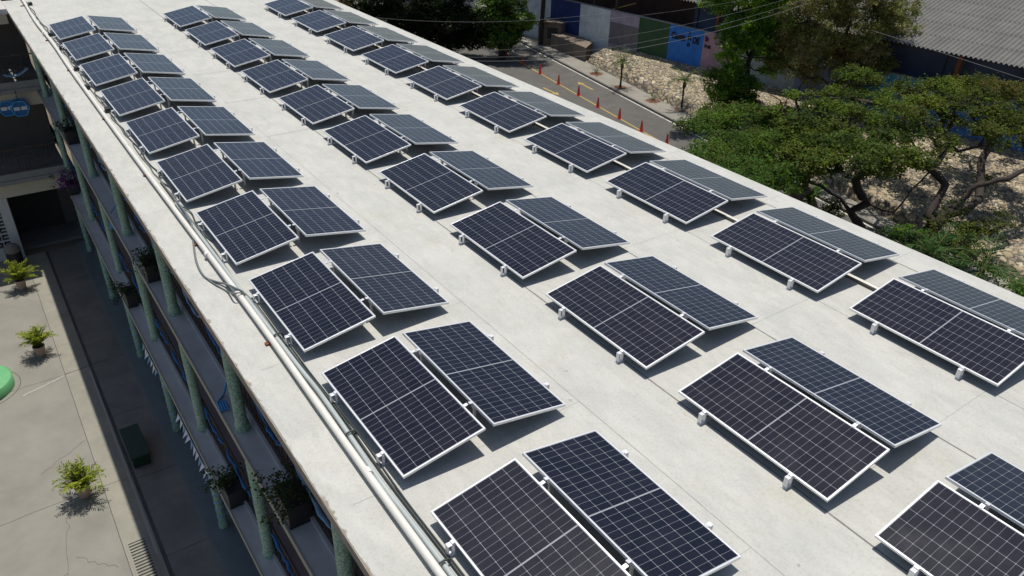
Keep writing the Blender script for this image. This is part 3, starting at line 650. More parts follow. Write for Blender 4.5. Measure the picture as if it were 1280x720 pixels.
# ================================================================ VEGETATION
def jit(c, n, v=.25, hue=.12):
    c = np.array(c); k = 1+rng.uniform(-v, v, (n, 1)); h = 1+rng.uniform(-hue, hue, (n, 3)); return np.clip(c*k*h, .002, .9)
def crown(name, clumps, per, sub, ls, pal, parent, flat=.55, top=.0, subr=.28, fill=.55, up=1.0):
    """clumps: (centre, radius). sub twigs per clump, each with per leaves of size ls; pal = list of (colour, weight)"""
    Ps = []; Ns = []; Cs = []
    wts = np.array([w for _, w in pal]); wts = wts/wts.sum()
    for c, r in clumps:
        c = np.array(c); kbase = rng.choice(len(pal), p=wts)
        ns = max(4, int(sub*(r**2)))
        d = rng.normal(size=(ns, 3)); d /= np.linalg.norm(d, axis=1)[:, None]; d[:, 2] = np.where(rng.random(ns) < top, abs(d[:, 2]), d[:, 2])
        rr = r*(fill+(1-fill)*rng.random(ns)**.5)*(.8+.35*rng.random(ns))
        cen = c+d*rr[:, None]*np.array([1, 1, flat])
        for q in cen:
            k = kbase if rng.random() < .7 else rng.choice(len(pal), p=wts)
            sr = subr*rng.uniform(.6, 1.3); m_ = int(per*rng.uniform(.6, 1.4))
            Ps.append(q+rng.normal(size=(m_, 3))*sr*np.array([.5, .5, .32]))
            nn = rng.normal(size=(m_, 3))*np.array([1, 1, .45]); nn /= np.linalg.norm(nn, axis=1)[:, None]; Ns.append(nn)
            Cs.append(jit(np.array(pal[k][0])*1.12, m_))
    P = np.concatenate(Ps); N = np.concatenate(Ns); Cc = np.concatenate(Cs); n = len(P)
    P = P-np.array(parent.location)
    s = ls*rng.uniform(.6, 1.35, n)
    # leaf blades lie mostly flat: side vector kept near horizontal
    o = leafmesh(name, P, N, s, s*.6, Cc, M_leaf, parent, up); return o
def limbs(base, fork, clumps, r0, m, parent, seed=1, wig=.12, extra=(), droop=0, name='trunk', rmin=.02):
    """pipe-model skeleton: every clump is joined to the nearest node nearer the fork"""
    random.seed(seed); nodes = [Vector(base), Vector(base).lerp(Vector(fork), .5)+Vector((random.uniform(-.1, .1), random.uniform(-.1, .1), 0)), Vector(fork)]; par = [-1, 0, 1]
    def extend(frm, to):
        a = nodes[frm]; d = to-a; L = d.length; n = max(1, int(L/.55)); last = frm
        for i in range(1, n+1):
            t = i/n; p = a+d*t
            p.z += math.sin(t*PI)*L*(-.10)
            if i < n: p += Vector([random.uniform(-1, 1)*wig*min(1, L/2) for _ in range(3)])
            nodes.append(p); par.append(last); last = len(nodes)-1
        return last
    for line in extra:
        line = [tuple(q) for q in smooth(line, 3)]; last = 2
        best = min(range(len(nodes)), key=lambda i: (nodes[i]-Vector(line[0])).length); last = best
        for q in line: last = extend(last, Vector(q)+Vector([random.uniform(-.07, .07) for _ in range(3)]))
    fk = Vector(fork)
    for c, r in sorted(clumps, key=lambda cr_: (Vector(cr_[0])-fk).length):
        c = Vector(c); dc = (c-fk).length
        cand = [i for i in range(2, len(nodes)) if (nodes[i]-fk).length < dc*.93] or [2]
        b = min(cand, key=lambda i: (nodes[i]-c).length+.28*(nodes[i]-fk).length); extend(b, c)
    cnt = [0]*len(nodes); kids = [[] for _ in nodes]
    for i in range(len(nodes)-1, 0, -1):
        if cnt[i] == 0: cnt[i] = 1
        cnt[par[i]] += cnt[i]; kids[par[i]].append(i)
    tot = cnt[0]; rad = [max(rmin, r0*(c/tot)**.5) for c in cnt]
    rad[0] = r0*1.25
    mb = MB(); loc = parent.location
    st = [(0, None)]
    while st:
        i, pre = st.pop(); chain = [pre, i] if pre is not None else [i]
        while kids[chain[-1]]:
            ks = sorted(kids[chain[-1]], key=lambda q: -cnt[q]); 
            for q in ks[1:]: st.append((q, chain[-1]))
            chain.append(ks[0])
        if len(chain) > 1:
            rr = [rad[q] for q in chain]
            if pre is not None: rr[0] = min(rr[0], rr[1]*1.25)
            rr[-1] *= .5
            mb.tube([nodes[q]-loc for q in chain], rr, 7)
    return mb.build(name, m, parent)
def fillpx(ells, depth, spread, step, zlim=None, seed=2, vb=None):
    random.seed(seed); out = []; tilt = .6*depth/F; vb = ells[0][1] if vb is None else vb
    for u0, v0, ru, rv in ells:
        nu = int(2*ru/step)+1; nv = int(2*rv/step)+1
        for i in range(nu):
            for j in range(nv):
                u = u0-ru+step*(i+.5)+random.uniform(-.4, .4)*step; v = v0-rv+step*(j+.5)+random.uniform(-.4, .4)*step
                q = ((u-u0)/ru)**2+((v-v0)/rv)**2
                if q > 1: continue
                h = math.sqrt(max(0, 1-q)); p = atd(u, v, depth+tilt*(v-vb)+random.uniform(-1, 1)*spread*max(.25, h))
                if p.x < 12.6: continue
                if zlim and p.z < zlim: p.z = zlim
                out.append((p, random.uniform(.8, 1.2)))
    return out
def sc(cl, k): return [(c, r*k) for c, r in cl]
YG = [((.125, .185, .02), 3), ((.075, .115, .018), 4), ((.045, .07, .014), 3)]
OLV = [((.085, .105, .018), 4), ((.055, .075, .014), 4), ((.125, .16, .02), 2), ((.11, .085, .022), 1)]
FRESH = [((.08, .17, .02), 3), ((.13, .24, .022), 3), ((.045, .10, .015), 3)]
BRN = [((.25, .24, .075), 4), ((.17, .185, .05), 4), ((.34, .31, .15), 2), ((.20, .14, .06), 1)]
DRK = [((.014, .026, .011), 5), ((.022, .038, .013), 3), ((.06, .075, .03), .5)]
# --- tree A and B: wide umbrella trees beyond the roof, right
def tree(name, base, fork, clumps, label, cat, r0, pal, per, sub, ls, flat, extra=(), bark=None, seed=1, grp='trees along the street', **kw):
    t = E(name, base, label, cat, grp)
    lm = kw.pop('lm', clumps)
    limbs(base, fork, lm, r0, bark or M_bark, t, seed, extra=extra, wig=kw.pop('wig', .16), rmin=kw.pop('rmin', .02))
    crown('crown', clumps, per, sub, ls, pal, t, flat, **kw); return t
def zfill(ells, z, dz, step, seed, rmin=.8, rmax=1.25):
    """clumps on a canopy layer of height z under the listed sight ellipses"""
    random.seed(seed); out = []
    for u0, v0, ru, rv in ells:
        nu = int(2*ru/step)+1; nv = int(2*rv/(step*.62))+1
        for i in range(nu):
            for j in range(nv):
                u = u0-ru+step*(i+.5)+random.uniform(-.45, .45)*step; v = v0-rv+step*.62*(j+.5)+random.uniform(-.45, .45)*step*.62
                if ((u-u0)/ru)**2+((v-v0)/rv)**2 > 1: continue
                out.append((at(u, v, z+random.uniform(-dz, dz)), random.uniform(rmin, rmax)))
    return out
bA = at(1085, 303, G0); fA = at(1076, 284, -8.6)
clA = zfill([(1060, 140, 85, 48), (1040, 185, 60, 30), (1110, 190, 45, 25)], -4.6, .8, 28, 3, .5, .95)
exA = [[at(1062, 262, -7.9), at(1040, 240, -7.2), at(1000, 220, -6.4), at(978, 195, -5.8)], [at(1085, 255, -7.6), at(1070, 225, -6.6), at(1095, 190, -5.6)], [at(1120, 265, -7.6), at(1150, 225, -6.4), at(1180, 200, -5.6)]]
tree('umbrella_tree', bA, fA, clA, 'wide umbrella tree with olive crown and dark sinuous limbs, behind the far right panels', 'tree', .21, YG+[((.09, .12, .017), 4)], 30, 52, .12, .42, exA, seed=4, wig=.2, top=.75)
bB = at(1136, 330, G0); fB = at(1150, 296, -8.3)
clB = zfill([(1215, 140, 85, 42), (1190, 115, 70, 22), (1270, 150, 40, 35)], -4.5, .8, 28, 5, .5, .95)+[(at(1210, 285, -7.6), .5), (at(1168, 275, -7.9), .5), (at(1228, 225, -6.6), .45), (at(1160, 210, -6), .5), (at(1180, 190, -5.6), .6), (at(1310, 160, -4.6), 1.0), (at(1340, 130, -4.2), 1.1)]
exB = [[at(1172, 280, -7.7), at(1200, 252, -7.0), at(1222, 232, -6.3), at(1260, 222, -5.9), at(1295, 205, -5.5)], [at(1190, 268, -7.4), at(1215, 256, -7.0), at(1226, 243, -6.8), at(1228, 205, -6.0)], [at(1160, 270, -7.4), at(1180, 230, -6.4), at(1150, 205, -5.7)]]
tree('umbrella_tree', bB, fB, clB, 'wide umbrella tree with thick leaning dark trunk at the right edge, over the stone slope', 'tree', .27, OLV+[((.11, .16, .02), 2)], 30, 52, .12, .42, exB, seed=9, wig=.2, top=.75)
bC = at(1018, 264, G0); fC = at(1012, 235, -8.2)
clC = zfill([(925, 165, 62, 33), (960, 205, 70, 36), (900, 205, 42, 26), (880, 155, 30, 22)], -5.6, .5, 24, 8, .6, .9)
tree('spreading_tree', bC, fC, clC, 'low spreading green tree leaning over the road beside the roof edge', 'tree', .2, [((.06, .12, .018), 3), ((.10, .17, .02), 2), ((.075, .105, .018), 5)], 30, 52, .12, .45, [[at(985, 235, -7), at(940, 225, -6.4), at(905, 210, -6)]], M_barkl, 12, top=.75)
# --- tall bright tree
b3 = at(935, 138, -8.9); d3 = dep(b3)
cl3 = fillpx([(945, 20, 48, 42), (925, 60, 30, 24), (965, 62, 26, 24), (925, -20, 60, 40)], d3+.6, 1.5, 21, seed=4, vb=138)+[(atd(925, 88, d3-1.4), .5), (atd(958, 88, d3-1.3), .6)]
tree('tall_tree', b3, atd(934, 82, d3-1.6), sc(cl3, .68), 'tall bright green tree with straight dark trunk in front of the pink wall panel', 'tree', .16, [((.18, .32, .035), 3), ((.26, .42, .04), 3), ((.10, .19, .025), 2)], 28, 85, .14, .75, bark=M_bark, seed=6, top=.5, up=.25)
b4 = at(908, 152, -9.3); d4 = dep(b4)
cl4 = fillpx([(912, 112, 26, 24), (925, 122, 22, 18)], d4, 1.1, 14, seed=5, vb=152)
tree('round_tree', b4, atd(914, 134, d4), sc(cl4, .62), 'short dense round tree under the tall bright tree', 'tree', .1, [((.10, .17, .025), 4), ((.17, .30, .035), 4), ((.05, .08, .02), 2)], 28, 120, .13, .75, seed=7, top=.5, up=.25)
b5 = at(1045, 142, -8.9); d5 = dep(b5)
cl5 = fillpx([(1045, 40, 72, 46), (1010, 70, 46, 36), (1075, 75, 40, 28), (1120, 35, 22, 30), (1040, -20, 80, 40)], d5-.5, 1.9, 22, seed=6, vb=142)
tree('olive_brown_tree', b5, atd(1048, 108, d5-1), sc(cl5, .78), 'brownish olive tree with dry flowering crown in front of the corrugated roof', 'tree', .2, BRN, 26, 80, .125, .85, seed=8, top=.35, up=.2)
# bare tree
b6 = at(1002, 149, -8.9); d6 = dep(b6)
tb = E('bare_tree', b6, 'small leafless dark tree standing on the stone slope between the crowns', 'tree')
limbs(b6, atd(1001, 142, d6), [(atd(*q, d6+random.uniform(-.5, .5)), 1) for q in ((962, 118), (965, 138), (975, 125), (984, 148), (1000, 108), (992, 112), (1010, 105), (995, 128), (1006, 100), (978, 133), (1018, 112))], .085, M_bark, tb, 5, wig=.1, rmin=.018)
# far dark trees and bright tree
def bigtree(u, v, zc, ru, rv, name, label, pal, dsp, step, sub, ls, seed, k=1.0, per=28):
    sub *= 2.6; ls *= 1.15
    c = at(u, v, zc); dd = dep(c); cl = fillpx([(u, v, ru, rv)], dd, dsp, step, G0+1.5, seed=seed)
    base = Vector((c.x, c.y, G0)); return tree(name, base, Vector((c.x, c.y, G0+1.6)), sc(cl, k), label, 'tree', .25, pal, per, sub, ls, .75, seed=seed, top=.4, up=.3)
bigtree(562, 22, -6.4, 46, 60, 'dark_tree', 'large very dark evergreen tree left of the bright tree behind the roof', DRK, 1.8, 19, 30, .13, 21, 1.0)
bigtree(490, 2, -5.6, 60, 56, 'dark_tree', 'very dark evergreen tree at the top edge, leftmost of the dark trees', DRK, 1.8, 21, 30, .13, 22, 1.05)
bigtree(530, -32, -6.2, 80, 50, 'dark_tree', 'dark tree rising behind the others at the top edge', DRK, 2, 30, 22, .13, 24, 1.1)
bigtree(628, 28, -6.8, 30, 38, 'bright_tree', 'small bright green tree with glossy leaves beside the road far end', [((.13, .22, .035), 4), ((.19, .29, .06), 3), ((.06, .11, .02), 3), ((.40, .45, .30), 1)], 1.2, 13, 34, .15, 23, .8)
bigtree(438, 6, -7.2, 14, 10, 'dry_shrub', 'reddish brown dry shrub at the roof edge near the top', [((.20, .10, .04), 3), ((.10, .06, .03), 3)], .6, 14, 30, .12, 26, .6)
# street tree whose crown is above the frame
b8 = at(676, 57, G0); t8 = E('street_tree', b8, 'slim dark tree trunk by the block hut with its crown out of view', 'tree', 'trees along the street')
random.seed(31); cl8 = [(b8+Vector((random.uniform(-3.6, 1.6), random.uniform(-3.4, 2.6), random.uniform(6.4, 8.6))), random.uniform(.7, 1.2)) for _ in range(30)]
limbs(b8, b8+Vector((.1, -.1, 5.2)), cl8, .19, M_bark, t8, 31); crown('crown', cl8, 22, 26, .13, FRESH, t8, .7)

# fronds
def frond(base, dirv, L, droop, nl, ll, lw, pal, rachis=True, up=.6):
    """returns leaf arrays for one pinnate frond"""
    dirv = np.array(dirv, float); dirv /= np.linalg.norm(dirv); P = []; N = []; Ls = []
    side = np.cross(dirv, [0, 0, 1.]); side /= np.linalg.norm(side)+1e-9
    p = np.array(base, float); d = dirv.copy(); pts = [p.copy()]
    for i in range(nl):
        d = d+np.array([0, 0, -droop/nl*(1.2*i/nl+.3)]); d /= np.linalg.norm(d); p = p+d*L/nl; pts.append(p.copy())
        t = (i+1)/nl; l = ll*math.sin(PI*min(1, .12+.88*t))**.6 if t < 1 else ll*.5
        for s in (-1, 1):
            n = side*s*.85+d*.75+np.array([0, 0, -.25*t]); n += rng.normal(size=3)*.10; n /= np.linalg.norm(n)
            P.append(p+n*l/2); N.append(n); Ls.append(l)
    return np.array(P), np.array(N), np.array(Ls), pts
def fronds(parent, centre, n, L, droop, el, nl, ll, lw, pal, name='fronds', stem=.012, seed=1, stemmat=None):
    random.seed(seed); PP = []; NN = []; LL = []; mb = MB()
    for i in range(n):
        a = 2*PI*i/n*1.0+random.uniform(-.35, .35)+ (i % 3)*.4; e = random.uniform(*el)
        Li = L*random.uniform(.75, 1.15)
        p, nn, l, pts = frond(centre, (math.cos(a)*math.cos(e), math.sin(a)*math.cos(e), math.sin(e)), Li, droop*random.uniform(.7, 1.3), nl, ll*random.uniform(.8, 1.1), lw, pal)
        PP.append(p); NN.append(nn); LL.append(l); mb.tube([Vector(q)-parent.location for q in pts], [stem*(1-.8*k/len(pts)) for k in range(len(pts))], 4)
    P = np.concatenate(PP); N = np.concatenate(NN); Lc = np.concatenate(LL); n_ = len(P)
    idx = rng.choice(len(pal), n_, p=np.array([w for _, w in pal])/sum(w for _, w in pal)); col = np.array([pal[i][0] for i in idx])*(1+rng.uniform(-.25, .25, (n_, 1)))
    leafmesh(name, P-np.array(parent.location), N, Lc, lw, col, M_leaf, parent)
    mb.build('frond_stems', stemmat or M_gpale, parent)
M_gpale = mat('stem_green', (.14, .17, .03), .6)
YPALM = [((.38, .40, .035), 4), ((.24, .30, .03), 4), ((.11, .17, .02), 3)]
def potted(u, v, label, s, seed, n=30):
    p = at(u, v, G0); e = E('potted_palm', p, label, 'potted plant', 'potted palms in the courtyard')
    W(MB().lathe([(.12*s, 0), (.14*s, .02*s), (.185*s, .36*s), (.20*s, .37*s), (.20*s, .42*s), (.175*s, .42*s), (.165*s, .38*s)], 20, p).build('pot', M_terra), e)
    W(MB().lathe([(.165*s, .36*s), (.16*s, .385*s)], 16, p).build('soil', M_black), e)
    fronds(e, (p.x, p.y, p.z+.40*s), n, .78*s, 1.35, (.75, 1.52), 16, .24*s, .034, YPALM, seed=seed)
potted(28.5, 361, 'potted yellow-green palm at the edge of the wing shade, farthest of the three', .98, 3)
potted(52, 444, 'potted yellow-green palm beside the green painted rim, middle of the three', .95, 5)
potted(107, 620, 'potted yellow-green palm nearest the camera, above the drain grating', .98, 8)
GP = [((.07, .13, .03), 4), ((.12, .18, .05), 3), ((.04, .07, .02), 2)]
def palm(u, v, h, label, seed, s=1):
    p = at(u, v, G0); p.z = G0+.11; e = E('palm_tree', p, label, 'palm', 'slim young palms on the sidewalk')
    b = MB(); b.tube([(0, 0, 0), (.02, 0, h*.4), (0, .03, h*.72), (0, 0, h*.8), (0, 0, h*.92), (0, 0, h)], [.075, .06, .055, .12, .11, .04], 9); b.build('trunk', M_bark, e)
    fronds(e, (p.x, p.y, p.z+h), 18, 1.15*s, 1.5, (.05, 1.3), 15, .26, .035, GP, seed=seed, stem=.014)
    W(MB().lathe([(.45, .004), (.42, .02)], 14, p).build('soil_pit', M_soil), e)
palm(775, 111, 1.75, 'slim young palm on the sidewalk opposite the green wall panel', 11)
palm(851, 139, 1.9, 'slim young palm on the sidewalk, in front of the bright blue wall panel', 13, 1.1)
def pit(u, v, label, seed):
    p = at(u, v, G0); p.z = G0+.11; e = E('small_palm', p, label, 'plant', 'small sprouting palms in soil pits')
    W(MB().lathe([(.5, .004), (.45, .03), (.2, .05)], 14, p).build('soil_pit', M_soil), e)
    fronds(e, (p.x, p.y, p.z+.05), 9, .7, .9, (.5, 1.4), 8, .2, .03, [((.13, .17, .08), 3), ((.09, .12, .05), 2)], seed=seed, stem=.01)
pit(745, 94, 'small sprouting palm in a red soil pit, farther one left of the slim palm', 4); pit(816, 128, 'small sprouting palm in a red soil pit between the two slim palms', 6)
# palm and shrubs at the roof edge bottom right
for (u, v, z, L, label, sd) in ((1228, 338, -7.6, 1.7, 'leafy feather palm at the roof edge on the far right', 15), (1165, 318, -7.4, 1.6, 'dark leafy palm in the shade left of the bright feather palm', 17)):
    p = at(u, v, z); g = Vector((p.x, p.y, G0)); e = E('feather_palm', g, label, 'palm')
    mb = MB(); mb.tube([(0, 0, 0), (.05, 0, (p.z-G0)*.5), (0, 0, p.z-G0)], [.14, .11, .1], 9); mb.build('trunk', M_bark, e)
    fronds(e, (p.x, p.y, p.z), 16, L, 1.7, (.1, 1.2), 18, .42, .05, [((.05, .12, .03), 4), ((.09, .19, .05), 2), ((.03, .07, .02), 3)], seed=sd, stem=.02)
def shrub(u, v, z, r, label, seed, pal=OLV, n=9, h=None, name='shrub', grp='shrubs behind the roof edge'):
    p = at(u, v, z); random.seed(seed); g = Vector((p.x, p.y, G0 if h is None else p.z-h)); e = E(name, g, label, 'shrub', grp)
    cl = [(p+Vector((random.uniform(-1, 1)*r, random.uniform(-1, 1)*r, random.uniform(-.6, .5)*r)), r*.55) for _ in range(n)]
    limbs(g, g+(p-g)*.4, cl, .06, M_bark, e, seed, rmin=.012); crown('crown', cl, 20, 60, .10, pal, e, .8, subr=.2)
shrub(1120, 300, -7.9, .9, 'leafy green shrub between the two leaning trunks at the roof edge', 41, FRESH)
shrub(1265, 352, -8.3, .9, 'bright leafy shrub at the right edge below the feather palm', 42, FRESH)
shrub(1200, 315, -7.8, 1.0, 'dense dark shrub beside the feather palm', 43, DRK+OLV)
shrub(1215, 285, -7.4, 1.0, 'olive shrub on the stones above the feather palm', 46, OLV)
shrub(1145, 312, -8.1, .9, 'dark shrub left of the dark leafy palm', 44, DRK+OLV)
shrub(1000, 232, -8.3, .8, 'green shrub at the foot of the pale trunk under the spreading tree', 45, FRESH)
shrub(1040, 262, -8.5, .7, 'small green shrub in the shade under the umbrella tree', 47, OLV)
# dry red-brown clumps on the stone slope
for i, (u, v, lb) in enumerate(((992, 155, 'dry reddish bush on the stones left of the umbrella crown'), (978, 132, 'dry reddish bush beside the bare tree'), (1012, 158, 'dry reddish bush under the umbrella crown left tip'))):
    shrub(u, v, -8.75, .28, lb, 50+i, [((.24, .11, .07), 3), ((.16, .09, .05), 2)], 5, .35, 'dry_bush', 'dry bushes on the stone slope')
# ================================================================ FACADE DRESSING
def planter(x, y, z, label, seed, pal, r=.42, box=(.38, .62, .42), grp='planters on the facade ledges'):
    e = E('planter_box', (x, y, z), label, 'planter', grp); bx_, by_, bz_ = box
    mb = MB(); mb.box((-bx_/2, -by_/2, .001), (bx_/2, by_/2, bz_)); mb.build('box', M_black, e, .01)
    random.seed(seed); cl = [(Vector((x+random.uniform(-1, 1)*r*.8-.05, y+random.uniform(-1, 1)*r, z+bz_+random.uniform(-.05, .6)*r)), r*.5) for _ in range(11)]
    limbs(Vector((x, y, z+bz_-.05)), Vector((x, y, z+bz_+.05)), cl, .025, M_bark, e, seed, rmin=.006); crown('foliage', cl, 14, 110, .06, pal, e, .9, subr=.14)
GD = [((.035, .055, .02), 4), ((.06, .085, .03), 3)]
planter(.30, 10.4, -2.9, 'black planter with dark shrub on the upper ledge, beside the grey conduit loop', 61, GD)
planter(.28, 20.8, -2.9, 'black planter with dark shrub on the upper ledge, farthest toward the wing', 62, GD)
planter(.30, 1.65, -2.9, 'black planter with leafy shrub on the upper ledge, nearest the camera', 63, GD)
planter(.22, 15.3, -6.2, 'black planter with dark shrub on the lower ledge, halfway along', 64, GD)
planter(.22, 5.9, -6.2, 'black planter with sparse shrub on the lower ledge, nearest the camera', 65, GD)
planter(.15, 24.8, -6.2, 'planter of purple bougainvillea at the far end of the lower ledge', 66, [((.24, .05, .30), 4), ((.05, .06, .03), 2)], .55)
# garlands of blue cloth along the railings
random.seed(9); gi = 0
def garland(y0, y1, z, x, label, m, amp=.28, wd=.05, name='cloth_garland'):
    n = 14; pts = [(x+random.uniform(-.02, .02), y0+(y1-y0)*i/n, z-amp*math.sin(PI*i/n)+random.uniform(-.02, .02)) for i in range(n+1)]
    mb = MB(); mb.tube(smooth(pts, 3), [wd*(.35+.65*abs(math.sin(PI*3*i/42))) for i in range(n*3+1)], 6, flat=.5)
    return tag(mb.build(name, m), label, 'garland', 'blue cloth garlands hung along the railings')
for k in range(len(COLY)-1):
    a, b = COLY[k], COLY[k+1]
    if b < -3: continue
    for zt, nm in ((-2.9, 'upper'), (-6.2, 'lower')):
        mid = (a+b)/2; where = 'bay %s of the %s railing counted from the camera' % (['one', 'two', 'three', 'four', 'five', 'six', 'seven', 'eight'][gi % 8 if False else max(0, k-3)], nm) if k >= 3 else 'part bay nearest the camera on the %s railing' % nm
        garland(a+.25, mid+.3, zt+.82, RX[zt]-.05, 'blue cloth swag, nearer half of ' + where, M_blue if zt < -5 else (M_blue, M_lblue)[k % 2], .16 if zt < -5 else .3, .035 if zt < -5 else .045)
        garland(mid+.5, b-.25, zt+.82, RX[zt]-.05, 'blue cloth swag, farther half of ' + where, (M_blue, M_lblue)[(k+1) % 2] if zt > -5 else M_blue, .14 if zt < -5 else .3, .035)
def drape(pts, comb, label):
    mb = MB(); mb.tube(smooth([at(*p) for p in pts], 5), .026, 6, flat=.4)
    for a, b in comb: mb.tube([at(*a), at(*b)], .022, 5, flat=.4)
    tag(mb.build('hanging_ribbon', mat('ribbon_blue', (.08, .30, .62), .6) if 'ribbon_blue' not in bpy.data.materials else bpy.data.materials['ribbon_blue']), label, 'ribbon', 'loose blue ribbons over the upper ledge')
drape([(286, 470, -2.1), (282, 482, -2.5), (280, 492, -2.85), (274, 500, -2.86), (272, 503, -2.86)], [((271+3.2*i, 502-.6*i, -2.86), (276+3.2*i, 514-.8*i, -2.86)) for i in range(4)], 'loose blue ribbon trailing over the upper ledge near the second column from the camera')
drape([(148, 251, -2.2), (143, 259, -2.7), (138, 267, -2.85)], [((137.5, 268, -2.9), (138.5+2*i, 286, -3.5)) for i in range(3)], 'loose blue ribbon trailing over the upper ledge farther along, with hanging fringe')
def pennants(y0, y1, n, label):
    e = E('pennant_string', (-.03, (y0+y1)/2, -6.35), label, 'bunting', 'pennant strings under the lower ledge')
    W(MB().tube([(-.03, y0, -6.36), (-.03, (y0+y1)/2, -6.40), (-.03, y1, -6.36)], .006, 4).build('cord', M_wht), e)
    for i in range(n):
        y = y0+(y1-y0)*(i+.5)/n; mb = MB(); mb.add([(-.03, y-.10, -6.37), (-.03, y+.10, -6.37), (-.11+random.uniform(-.05, .03), y+random.uniform(-.06, .06), -6.56)], [(0, 1, 2)])
        o = mb.build('pennant', M_wht if i % 3 else M_lblue); W(o, e); md = o.modifiers.new('s', 'SOLIDIFY'); md.thickness = .003
pennants(6.9, 9.6, 12, 'string of white pennants under the lower ledge, nearer one'); pennants(11.6, 13.2, 7, 'short string of white pennants under the lower ledge, farther one')
# pair of blue lanterns / stars at the wing
for i, (u, v, r) in enumerate(((9, 134.5, .30), (25, 134.5, .31))):
    p = atd(u, v, dep((-.6, WY-.5, -3.6))); e = E('hanging_emblem', p, ('blue hexagonal lantern hanging at the wing balcony, left one of two', 'blue hexagonal lantern hanging at the wing balcony, right one of two')[i], 'lantern', 'blue hexagonal lanterns hanging at the wing')
    hx = [(r*math.cos(PI/3*k), r*math.sin(PI/3*k)) for k in range(6)]
    f = MB()
    for yy in (-.16, .16):
        for k in range(6):
            a, b = hx[k], hx[(k+1) % 6]; f.tube([(a[0], yy, a[1]), (b[0], yy, b[1])], .028, 5, flat=1)
    for k in range(6): f.tube([(hx[k][0], -.16, hx[k][1]), (hx[k][0], .16, hx[k][1])], .02, 5)
    f.build('frame', mat('emblem_blue', (.05, .30, .62), .5) if i == 0 else bpy.data.materials['emblem_blue'], e)
    pb = MB(); pb.box((-.2, -.13, .08), (.2, -.11, .24)); pb.box((-.2, -.13, -.24), (.2, -.11, -.08)); pb.box((-.25,.1,-.2),(.25,.12,.2)); pb.build('blue_panel', M_blue, e)
    pw = MB(); pw.box((-.22, -.15, -.06), (-.02, -.135, .07)); pw.box((.02, -.15, -.06), (.22, -.135, .07)); pw.box((r*.75, -.08, -.2), (r*.8, .1, .2)); pw.build('white_strip', M_wht, e)
    MB().tube([(0, 0, r*.85), (0, 0, r+.35)], .012, 5).build('cord', M_black, e)
# pale blue banner on the wing railing
p = at(0, 0, 0); mb = MB(); mb.tube(smooth([(-.86, WY-.22, -2.15), (-.6, WY-.24, -2.22), (-.3, WY-.22, -2.18), (-.02, WY-.22, -2.0)], 5), .10, 8, flat=.4)
tag(mb.build('cloth_banner', M_lblue), 'pale blue cloth rolled along the upper railing of the wing', 'banner')
mb = MB(); mb.tube(smooth([(-1.5, WY-.28, -2.75), (-1.3, WY-.28, -2.85), (-1.15, WY-.28, -2.72)], 5), .08, 8, flat=.4); tag(mb.build('cloth_banner', M_lblue), 'short blue cloth hanging below the wing railing at the left edge', 'banner')
# net by the wing balcony
e = at(172, 566, G0); gb = E('green_bench', (e.x, e.y, G0), 'dark green box bench standing in the shade of the walkway', 'bench')
MB().box((-.26, -.75, .40), (.26, .75, .47)).build('seat', M_green, gb, .01)
for yy in (-.6, .6): MB().box((-.22, yy-.05, .006), (.22, yy+.05, .40)).build('leg', M_green, gb)
MB().box((-.20, -.55, .08), (.20, .55, .40)).build('box_body', M_green, gb)
e = Vector((-2.42, 26.6, G0)); tb_ = E('dome_bin', e, 'dark bin with domed grey top beside the white pillar of the wing', 'bin')
MB().lathe([(.26, 0), (.28, .6), (.28, .75)], 18).build('body', M_black, tb_); MB().lathe([(.29, .75), (.28, .88), (.2, 1.02), (.05, 1.08)], 18).build('lid', M_walk, tb_)
# green painted rim
rim = MB(); rim.lathe([(.95, 0), (.95, .34), (.90, .36), (.12, .38)], 40, (-4.42, 18.35, G0)); tag(rim.build('round_platform', M_gpaint), 'green painted round platform cut by the left edge of the photo', 'platform')
rg = MB()
for i in range(24):
    a = -1.3+2.6*i/24; b = -1.3+2.6*(i+1)/24; r1, r2 = 1.10, 1.125
    rg.add([(-4.42+r1*math.cos(a), 18.35+r1*math.sin(a), G0+.005), (-4.42+r2*math.cos(a), 18.35+r2*math.sin(a), G0+.005), (-4.42+r2*math.cos(b), 18.35+r2*math.sin(b), G0+.005), (-4.42+r1*math.cos(b), 18.35+r1*math.sin(b), G0+.005)], [(0, 1, 2, 3)])
struct(rg.build('platform_joint', M_crack))
# drain grating
dg = E('drain_grating', (-1.76, 8.2, G0), 'concrete slotted drain grating half in sun near the bottom edge', 'grating')
y0, y1 = 4.8, 9.35
W(MB().box((-2.0, y0, G0+.006), (-1.95, y1, G0+.02)).box((-1.55, y0, G0+.006), (-1.5, y1, G0+.02)).box((-1.95, y1-.05, G0+.006), (-1.55, y1, G0+.02)).build('rim', M_apron), dg)
mb = MB(); k = int((y1-y0)/.105)
for i in range(k): mb.box((-1.95, y0+.105*i, G0+.008), (-1.55, y0+.105*i+.055, G0+.019))
W(mb.build('slats', M_apron), dg); W(MB().box((-1.95, y0, G0+.0045), (-1.55, y1-.05, G0+.0065)).build('pit', M_dark), dg)  # thin dark sheet paints the shade below the slats
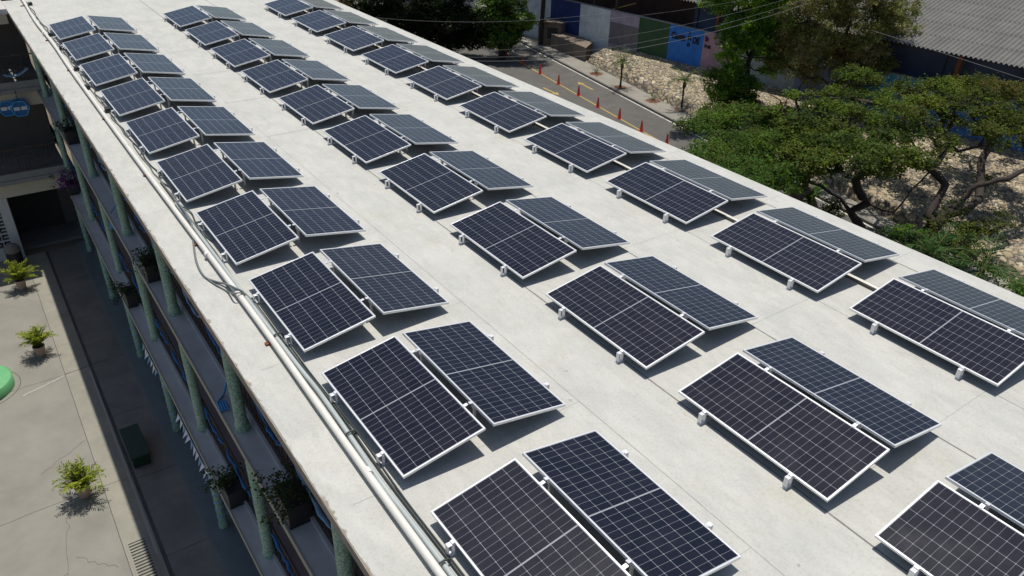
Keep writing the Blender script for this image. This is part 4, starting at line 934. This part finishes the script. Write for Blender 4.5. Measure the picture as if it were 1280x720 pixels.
# leaf litter specks on the roof
# traffic cones
cones = [(658.5, 92), (653.5, 80), (675, 92)]
cpx = [(632.5, 68.5), (653.5, 80), (675, 92), (698, 105), (723, 119), (747, 134), (774, 148), (801.5, 164), (833, 181)]
c0 = None
for i, (u, v) in enumerate(cpx):
    p = at(u, v, G0)
    if c0 is None:
        c0 = E('traffic_cone', p, '', '')
        MB().lathe([(.145, .035), (.13, .06), (.035, .74), (.028, .76), (.018, .76)], 16).build('cone_body', M_cone, c0)
        MB().box((-.19, -.19, .004), (.19, .19, .035)).build('base', M_cone, c0, .01)
        c = c0
    else: c = copy_tree(c0)
    c.location = p; c.scale = (.9, .9, .9); c.rotation_euler = (random.uniform(-.02, .02), random.uniform(-.02, .02), random.uniform(0, 1.5))
    tag(c, 'red traffic cone on the yellow centre line, %s one counting from the far end' % (['farthest', 'second', 'third', 'fourth', 'fifth', 'sixth', 'seventh', 'eighth', 'ninth'][i]), 'traffic cone', 'red traffic cones along the centre line')
# overhead wires
def wire(p0, p1, sag, label, r=.007):
    p0 = Vector(p0); p1 = Vector(p1); pts = [p0.lerp(p1, i/20)-Vector((0, 0, sag*4*(i/20)*(1-i/20))) for i in range(21)]
    mb = MB(); mb.tube(pts, r, 5); tag(mb.build('overhead_wire', M_wire), label, 'wire', 'overhead wires above the street')
def pw(u, v, d): return atd(u, v, d)
wire(pw(560, 71, 42), pw(1010, -2, 40), .9, 'overhead wire crossing in front of the painted wall, lowest of the bundle')
wire(pw(560, 75, 41), pw(1010, 4, 39), .95, 'overhead wire crossing in front of the painted wall, middle of the bundle', .010)
wire(pw(560, 65, 43), pw(1010, -9, 41), .7, 'overhead wire crossing in front of the painted wall, topmost of the bundle', .006)
wire(pw(430, 18, 42), pw(760, 16, 44), .45, 'single overhead wire in front of the dark trees', .006)
wire(pw(1090, 38, 34), pw(1340, 118, 30), .0, 'single overhead wire slanting below the corrugated eave', .008)
wire(pw(700, 28, 44), pw(960, -6, 42), .2, 'faint overhead wire across the dark shed opening', .005)
print('objects', len(bpy.data.objects))
